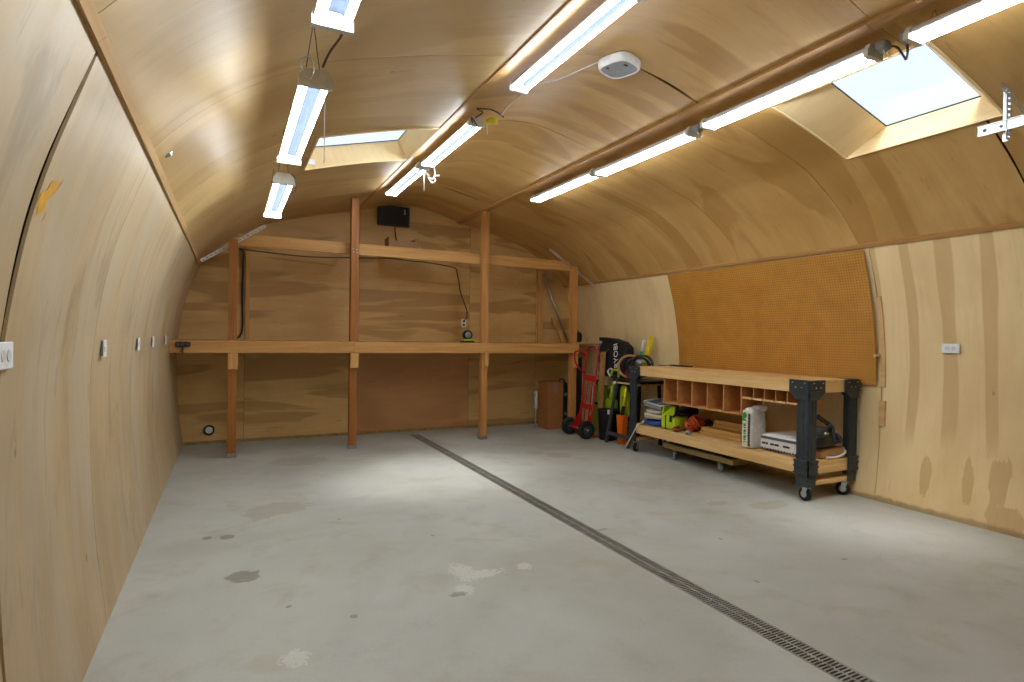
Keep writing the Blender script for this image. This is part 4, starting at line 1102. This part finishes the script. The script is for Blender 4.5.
# black bag with lettering, standing on the stand and leaning on the wall
bg=thing('equipment_bag',(4.93,6.56,0.0),'tall black bag with white lettering leaning against the right wall','bag')
def bagfn(q): return Vector((q.x*(1-0.35*max(0,q.z)),q.y*(1+0.05*q.z),q.z))
TB=Matrix.Rotation(R(6),3,'X')
c=Vector((4.965,6.64,1.09))
mb=MB(); mb.soft(c,(0.22,0.62,0.52),6,0.012,5,2,14,TB,fn=bagfn); mb.build('bag_body',M_fab,bg)
mb=MB(); mb.prism([(-0.33,0.20),(0.34,0.24),(0.34,0.285),(0.05,0.30),(-0.20,0.275)],lambda u,v,d:c+TB@Vector((d,u,v)),-0.075,0.05); mb.build('bag_flap',M_fab,bg)
mb=MB(); mb.tube(smooth_path([(4.845,6.86,1.32),(4.83,6.88,1.15),(4.84,6.85,1.0),(4.84,6.82,0.88)]),0.012,8); mb.tube(smooth_path([(4.84,6.96,1.28),(4.83,6.84,1.20),(4.83,6.72,1.19),(4.84,6.64,1.24)]),0.009,8); mb.build('strap',M_greyd,bg)
mb=MB(); mb.soft((5.06,6.57,0.43),(0.12,0.46,0.84),6,0.004,6,8,10); mb.build('lower_pouch',M_fab,bg)
# lettering reads upward on the face turned to the room (-X)
xa=Vector((0,0.22,0.97)).normalized(); za=Vector((-1,0,0.10)).normalized(); ya=za.cross(xa).normalized(); xa=ya.cross(za)
M4=Matrix.Translation(Vector((4.842,6.47,1.155)))@Matrix((xa,ya,za)).transposed().to_4x4()
text_part('lettering','RYOBI',0.125,M4,M_white,bg,0.003)
# lime things under the stand
t=thing('leaf_blower',(4.91,6.66,0),'lime green blower with a slim neck behind the black bin','blower')
mb=MB(); mb.soft((4.915,6.66,0.43),(0.12,0.22,0.20),3.5,0.0,5,0,10); mb.build('motor_housing',M_lime,t)
mb=MB(); mb.tube([(4.91,6.65,0.50),(4.905,6.63,0.62),(4.90,6.61,0.76)],[0.05,0.032,0.022],12); mb.build('neck',M_lime,t)
mb=MB(); mb.soft((4.91,6.66,0.17),(0.14,0.24,0.33),6,n=8); mb.build('base',M_blackm,t)
mb=MB(); mb.tube(smooth_path([(4.91,6.71,0.50),(4.905,6.76,0.55),(4.905,6.76,0.65),(4.90,6.67,0.70)]),0.016,8); mb.build('handle',M_limed,t)
t=thing('tool_case',(4.95,6.95,0),'olive lime fabric case standing behind the red hand truck rails','case')
mb=MB(); mb.soft((4.95,6.95,0.36),(0.20,0.26,0.70),6,0.008,7,3,10).seat(0.002); mb.build('case_body',M_limed,t)
mb=MB(); mb.tube(smooth_path([(4.90,6.89,0.69),(4.89,6.90,0.76),(4.89,6.99,0.76),(4.90,7.0,0.69)]),0.012,8); mb.build('handle',M_blackm,t)
mb=MB(); mb.box((4.838,6.87,0.42),(4.848,7.04,0.45)); mb.build('zipper',M_blackm,t)
t=thing('hedge_trimmer',(4.72,6.12,0),'long lime green power tool standing under the folding work stand','trimmer')
def trfn(q): return Vector((q.x,q.y*(0.72-0.28*q.z),q.z))
mb=MB(); mb.soft((4.78,6.17,0.555),(0.09,0.21,0.42),4,0,5,0,10,Matrix.Rotation(R(-7),3,'X'),fn=trfn); mb.build('tool_body',M_lime,t)
mb=MB(); mb.soft((4.79,6.20,0.19),(0.11,0.16,0.37),6,n=8); mb.build('battery_base',M_blackm,t)
mb=MB(); mb.box((4.728,6.10,0.50),(4.735,6.16,0.62)); mb.build('trigger_grip',M_black,t)
t=thing('carry_loop_tool',(4.72,6.35,0.852),'lime green looped handle tool lying on the folding work stand','tool')
mb=MB(); mb.tube(smooth_path([(4.72,6.41,0.865),(4.71,6.37,0.95),(4.71,6.30,0.965),(4.72,6.24,0.955),(4.73,6.26,0.865)]),0.017,10); mb.build('loop_handle',M_lime,t)
mb=MB(); mb.soft((4.76,6.33,0.868),(0.14,0.16,0.03),5,n=8); mb.build('base',M_black,t)
mb=MB(); mb.tube(smooth_path([(4.71,6.41,0.86),(4.70,6.46,0.93),(4.71,6.42,0.975),(4.715,6.36,0.96)]),0.012,8); mb.build('side_handle',M_offw,t,'pale side handle')
t=thing('chainsaw_case',(4.72,6.05,0),'orange plastic tool sleeve with a yellow and black grip under the folding work stand','tool')
mb=MB(); mb.prism([(6.10,0.0),(6.03,0.0),(6.00,0.38),(6.145,0.38)],lambda u,v,d:Vector((d,u,v)),4.62,4.70); mb.build('sleeve',M_oran,t)
mb=MB(); mb.cyl((4.66,6.075,0.38),(4.67,6.055,0.50),0.026,n=10); mb.build('grip',M_blackm,t)
mb=MB(); mb.cyl((4.67,6.055,0.50),(4.69,6.035,0.76),0.018,n=10); mb.build('shaft',M_yelp,t,'yellow shaft')
# yellow level and white tube leaning on the wall
t=thing('spirit_level',(4.95,5.98,0.852),'yellow spirit level standing behind the coiled hose against the right wall','level')
mb=MB(); mb.bar((4.98,6.06,0.872),(5.06,5.98,1.43),0.06,0.03,(1,0,0)); mb.build('beam',M_yelp,t)
mb=MB(); mb.obox((4.987,6.053,0.92),(0.066,0.036,0.03)); mb.build('end_cap',M_blackm,t)
mb=MB(); mb.cyl((5.0,6.04,1.0),(5.0,6.03,1.06),0.017,n=10); mb.build('vial',M_limed,t)
t=thing('sealant_tube',(5.03,6.12,0.852),'white tube with a green end standing left of the yellow spirit level','tube')
mb=MB(); mb.cyl((5.02,6.135,1.22),(5.05,6.12,1.38),0.022,n=12); mb.build('barrel',M_white,t)
mb=MB(); mb.cyl((5.0,6.145,0.855),(5.02,6.135,1.22),0.022,n=12); mb.build('lower_barrel',M_green,t,'green lower barrel')
# hose coil on the stand
t=thing('hose_coil',(4.82,6.02,0.852),'round coil of black hose with a tan rim standing on the folding work stand','hose')
def ring(mb,c,rad,r,M,n=32,wob=0.0,ph=0):
    mb.tube([Vector(c)+M@Vector((rad*(1+wob*math.sin(3*a+ph))*math.cos(a),rad*(1+wob*math.sin(2*a+ph))*math.sin(a),0)) for a in (2*PI*k/n for k in range(n))],r,8,closed=True)
def face(az,el=0): return Vector((-math.cos(az),-math.sin(az),math.sin(el))).to_track_quat('Z','Y').to_matrix()
mb=MB(); ring(mb,(4.775,6.075,1.022),0.148,0.017,face(R(50))); mb.build('tan_rim',M_kraft,t,'tan round rim')
mb=MB()
for k in range(5): ring(mb,(4.83+0.012*k,5.985-0.018*k,1.015+0.006*k),0.140-0.007*(k%3),0.012,face(R(62-9*k),R(4*k)),wob=0.05,ph=k)
mb.build('hose_loops',M_black,t)
mb=MB(); mb.soft((4.76,6.06,0.925),(0.06,0.17,0.11),2.5,n=8); mb.build('nozzle_body',M_dred,t,'dark red nozzle body')
mb=MB(); mb.soft((4.83,5.93,1.09),(0.07,0.14,0.06),2.5,n=8); mb.build('coupling',M_grey,t)

# ------------------------------------------------------------------ shop lights
LW,LL,LH=0.130,1.22,0.052
def make_light(label):
    """hangs with its tubes at z=0 of the root; long axis along Y, centred"""
    t=thing('shop_light',(0,0,0),label,'light','shop lights under the roof')
    mb=MB()
    hw=0.061
    prof=[(-hw,0.013),(-hw,0.021),(-0.034,LH),(0.034,LH),(hw,0.021),(hw,0.013),(hw-0.003,0.014),(0.026,0.040),(-0.026,0.040),(-hw+0.003,0.014)]
    mb.prism(prof,lambda u,v,d:Vector((u,d,v)),-LL/2+0.01,LL/2-0.01); mb.build('housing',M_refl,t)
    mb=MB(); rf=[(-hw+0.004,0.0135),(-0.025,0.0385),(0.025,0.0385),(hw-0.004,0.0135)]
    A=[mb.bm.verts.new((u,-LL/2+0.017,v)) for u,v in rf]; B=[mb.bm.verts.new((u,LL/2-0.017,v)) for u,v in rf]
    for k in range(len(rf)-1): mb._face([A[k],A[k+1],B[k+1],B[k]])
    mb.build('reflector',M_refd,t,'grey reflector darkened against glare')
    for y0,y1 in ((-LL/2-0.012,-LL/2+0.016),(LL/2-0.016,LL/2+0.012)):
        mb=MB(); mb.prism([(-LW/2-0.004,-0.014),(-LW/2-0.004,0.022),(-0.045,LH+0.005),(0.045,LH+0.005),(LW/2+0.004,0.022),(LW/2+0.004,-0.014)],lambda u,v,d:Vector((u,d,v)),y0,y1); mb.build('end_cap',M_offw,t)
    for x in (-0.041,0.041):
        mb=MB(); mb.tube([(x,-LL/2+0.017,0.000),(x,LL/2-0.017,0.000)],0.0128,12); mb.build('tube',M_tube,t)
    return t
def hangers(t,zt,lat=0.0):
    for s in (-1,1):
        mb=MB(); x,y,z=t.location; yy=y+s*(LL/2-0.10)
        top=Vector((x+lat,yy,zt-0.004))
        mb.tube([(x-0.035,yy,z+LH),top],0.0022,5); mb.tube([(x+0.035,yy,z+LH),top],0.0022,5)
        mb.build('hanging_wire',M_wire,t)
proto=make_light('double tube shop light in the left row, nearest the camera, cut by the top edge')
lights={}
LD=[('A',0.30,1.41,2.45,'double tube shop light in the left row, nearest the camera, cut by the top edge'),
    ('B',0.31,3.13,2.45,'double tube shop light in the left row, middle one, next to the left skylight'),
    ('C',0.305,4.60,2.385,'double tube shop light in the left row, farthest one near the back shelving'),
    ('D',1.735,2.85,3.075,'double tube shop light in the middle row, nearest one cut by the top edge'),
    ('E',1.715,4.76,3.065,'double tube shop light in the middle row with the yellow plug, second one back'),
    ('F',1.69,6.08,3.06,'double tube shop light in the middle row, farthest one above the screen'),
    ('G',3.17,1.13,2.975,'double tube shop light in the right row, nearest one at the top right edge'),
    ('H',3.18,2.56,2.985,'double tube shop light in the right row crossing the right skylight'),
    ('I',3.18,3.93,2.975,'double tube shop light in the right row, second one beyond the skylight end'),
    ('J',3.17,5.22,2.985,'double tube shop light in the right row, farthest from the camera')]
for k,x,y,z,lab in LD:
    if k=='A': o=proto; o.location=(x,y,z)
    else: o=dup(proto,(x,y,z),lab)
    o['label']=lab; lights[k]=o
for k,x,y,z,lab in LD: hangers(lights[k],cz(x))
def cordpart(k,name,paths,r,mat,label=None):
    mb=MB()
    for p in paths: mb.tube(smooth_path(p),r,7)
    return mb.build(name,mat,lights[k],label)
cordpart('B','power_cord',[[(0.33,2.46,2.50),(0.345,2.38,2.53),(0.37,2.25,2.545),(0.36,2.1,2.54),(0.34,1.95,2.52)]],0.005,M_cable)
cordpart('B','end_wire',[[(0.25,2.46,2.47),(0.24,2.44,2.50),(0.27,2.43,2.515),(0.29,2.44,2.49),(0.285,2.44,2.44),(0.26,2.46,2.45)]],0.003,M_steel)
cordpart('B','pull_chain',[[(0.345,2.5,2.44),(0.345,2.5,2.25),(0.345,2.5,2.12)]],0.002,M_offw)
cordpart('C','power_cord',[[(0.34,3.94,2.43),(0.36,3.92,2.40),(0.37,3.93,2.34),(0.35,3.95,2.31)]],0.004,M_cable)
cordpart('E','power_cord',[[(1.70,4.14,3.11),(1.74,4.08,3.14),(1.68,4.06,3.15),(1.72,4.0,3.135),(1.78,4.02,3.15),(1.82,3.98,3.12),(1.86,3.95,3.08)],[(1.68,4.14,3.07),(1.66,4.11,3.10),(1.70,4.10,3.04),(1.74,4.13,3.02)]],0.005,M_greyd)
mb=MB(); mb.cyl((1.80,4.06,3.08),(1.83,4.02,3.07),0.026,n=12); mb.cyl((1.775,4.085,3.08),(1.80,4.06,3.08),0.016,n=10); mb.build('plug',M_yelp,lights['E'],'yellow plug')
cordpart('E','pull_chain',[[(1.785,4.09,3.06),(1.785,4.09,2.98)]],0.004,M_offw)
cordpart('F','power_cord',[[(1.70,5.44,3.11),(1.77,5.42,3.10),(1.80,5.40,3.02),(1.78,5.40,2.95),(1.74,5.42,2.96),(1.77,5.40,2.91),(1.80,5.39,2.93),(1.79,5.40,2.97),(1.84,5.38,2.985)],[(1.70,5.46,3.06),(1.71,5.43,3.01),(1.75,5.42,2.98)]],0.009,M_offw,'white bundled cord')
mb=MB(); mb.cyl((1.735,5.55,3.06),(1.735,5.55,2.86),0.008,n=8); mb.build('pull_rod',M_offw,lights['F'])
for k,yy in (('H',1.93),('I',3.30),('J',4.67)):
    x,y,z=lights[k].location
    mb=MB(); mb.soft((x-0.005,yy-0.035,z+0.028),(0.075,0.06,0.055),4,0.006,12,2,8); mb.build('plug_box',M_grey,lights[k])
    mb=MB(); mb.tube(smooth_path([(x-0.03,yy-0.04,z+0.02),(x-0.02,yy-0.06,z-0.03),(x+0.01,yy-0.06,z-0.035),(x+0.025,yy-0.04,z+0.01)]),0.003,6); mb.build('wire_loop',M_offw,lights[k])
cordpart('H','power_cord',[[(3.20,1.90,3.02),(3.235,1.86,3.01),(3.25,1.83,2.95),(3.255,1.82,2.93),(3.25,1.81,2.97),(3.23,1.805,3.01),(3.21,1.803,3.0)]],0.006,M_greyd)
x,y,z=lights['G'].location
mb=MB(); mb.soft((x,1.77,z+0.03),(0.06,0.045,0.06),4,0.006,12,2,8); mb.build('plug_box',M_grey,lights['G'])

# round-cornered ceiling device
t=thing('ceiling_fixture',(2.33,3.13,3.20),'white rounded square fixture with grey underside on the ceiling, trailing a thin cord','fixture')
zc=cz(2.33)-0.004
def rsq(r,sq=3.2,n=40): return [(math.copysign(abs(math.cos(a))**(2/sq),math.cos(a))*r,math.copysign(abs(math.sin(a))**(2/sq),math.sin(a))*r) for a in (2*PI*k/n for k in range(n))]
mb=MB(); rg=[(0.125,0.0),(0.127,-0.012),(0.122,-0.050),(0.117,-0.057),(0.109,-0.057),(0.106,-0.053)]
rot=Matrix.Rotation(R(20),2); rings=[]
for r,dz in rg: rings.append([mb.bm.verts.new((2.33+(rot@Vector(p)).x,3.13+(rot@Vector(p)).y,zc+dz)) for p in rsq(r)])
for A,B in zip(rings,rings[1:]):
    for k in range(40): mb._face([A[k],A[(k+1)%40],B[(k+1)%40],B[k]],smooth=True)
mb._face(rings[0]); mb.build('body',M_white,t)
mb=MB(); A=[mb.bm.verts.new((2.33+(rot@Vector(p)).x,3.13+(rot@Vector(p)).y,zc-0.053)) for p in rsq(0.1065)]; B=[mb.bm.verts.new((2.33+(rot@Vector(p)).x,3.13+(rot@Vector(p)).y,zc-0.045)) for p in rsq(0.1065)]
mb._face(A); mb._face(B[::-1])
for k in range(40): mb._face([A[k],A[(k+1)%40],B[(k+1)%40],B[k]])
mb.build('underside',M_grey,t,'grey inset underside')
mb=MB(); mb.obox((2.33,3.06,zc-0.055),(0.03,0.012,0.004)); mb.obox((2.25,3.15,zc-0.055),(0.02,0.012,0.004)); mb.build('print',M_ink,t)
P=[(2.20,3.18,cz(2.20)-0.008),(2.13,3.3,cz(2.13)-0.02),(2.04,3.45,cz(2.04)-0.03),(1.92,3.6,cz(1.92)-0.02),(1.85,3.8,3.13),(1.84,3.95,3.09)]
mb=MB(); mb.tube(smooth_path(P),0.004,6); mb.build('cord',M_offw,t)

# garage door track hanging at the right edge
t=thing('door_track',(4.0,1.2,2.58),'silver garage door track on a perforated hanger beside the right skylight','door track')
def perf_strap(mb,p0,p1,w,nrm,th=0.0025,hole=True):
    p0=Vector(p0);p1=Vector(p1);d=(p1-p0);L=d.length;d.normalize();n=Vector(nrm).normalized();s=d.cross(n).normalized()
    M=Matrix((s,d,n)).transposed(); nh=max(2,int(L/0.030))
    for sg in (-1,1): mb.obox((p0+p1)/2+s*sg*w*0.36,(w*0.28,L,th),M)
    for k in range(nh+1): mb.obox(p0+d*min(max(L*k/nh,0.005),L-0.005),(w*0.46,L/nh*0.55,th),M)
mb=MB(); perf_strap(mb,(3.995,1.67,2.575),(3.995,1.67,2.862),0.036,(-0.3,-1,0)); mb.bar((4.014,1.688,2.575),(4.014,1.688,2.862),0.003,0.034,(0,1,0)); mb.build('hanger',M_galv,t)
mb=MB(); P0=Vector((3.93,1.68,cz(3.93)-0.02)); P1=Vector((4.40,1.68,cz(4.40)-0.02)); perf_strap(mb,P0,P1,0.036,(0,-1,0)); mb.build('ceiling_angle',M_galv,t)
mb=MB(); perf_strap(mb,(4.0,1.66,2.66),(4.26,1.62,cz(4.26)-0.03),0.03,(0,-1,0)); mb.build('brace',M_galv,t)
mb=MB()
yA,yB=1.815,-1.2
mb.box((3.985,yB,2.635),(3.988,yA,2.685)); mb.box((3.985,yB,2.683),(4.012,yA,2.686)); mb.box((3.985,yB,2.634),(4.012,yA,2.637)); mb.box((3.976,yB,2.630),(3.985,yA,2.634)); mb.box((3.976,yB,2.686),(3.985,yA,2.690)); mb.build('rail',M_galv,t)
mb=MB(); mb.cyl((3.98,1.78,2.66),(3.986,1.78,2.66),0.010,n=10); mb.cyl((3.98,1.70,2.66),(3.986,1.70,2.66),0.008,n=10); mb.build('bolt',M_greyd,t)

# ------------------------------------------------------------------ world, camera, view
w=bpy.data.worlds.new('sky'); scene.world=w; w.use_nodes=True; nt=w.node_tree
bgn=nt.nodes['Background']; bgn.inputs[0].default_value=(0.80,0.89,1.0,1); bgn.inputs[1].default_value=0.80
sl=bpy.data.lights.new('sun','SUN'); sl.energy=5.0; sl.angle=R(30); sl.color=(1.0,0.98,0.93)
so=bpy.data.objects.new('sun',sl); COL.objects.link(so); so.location=(-3,-3,12)
so.rotation_euler=Vector((0.26,0.16,-1.0)).to_track_quat('-Z','Y').to_euler()
cam=bpy.data.cameras.new('camera'); co=bpy.data.objects.new('camera',cam); COL.objects.link(co); scene.camera=co
cam.sensor_width=36.0; cam.lens=567.136/1024*36.0; cam.clip_start=0.05
yaw,pitch,roll=-0.4606,-0.0079,0.0151
cy,sy=math.cos(yaw),math.sin(yaw)
fwd=Vector((-sy,cy,0)); right=Vector((cy,sy,0)); up=Vector((0,0,1))
f2=fwd*math.cos(pitch)+up*math.sin(pitch); u2=up*math.cos(pitch)-fwd*math.sin(pitch)
r3=right*math.cos(roll)+u2*math.sin(roll); u3=u2*math.cos(roll)-right*math.sin(roll)
co.matrix_world=Matrix.Translation((0,0,1.4))@Matrix((r3,u3,-f2)).transposed().to_4x4()
vs=scene.view_settings; vs.view_transform='Standard'; vs.look='None'; vs.gamma=1.0; vs.use_curve_mapping=False; vs.exposure=0.62
scene.display_settings.display_device='sRGB'
scene.cycles.use_denoising=True
scene.cycles.max_bounces=12; scene.cycles.diffuse_bounces=8; scene.cycles.glossy_bounces=4; scene.cycles.transparent_max_bounces=8
scene.cycles.sample_clamp_indirect=6.0; scene.cycles.caustics_reflective=False; scene.cycles.caustics_refractive=False
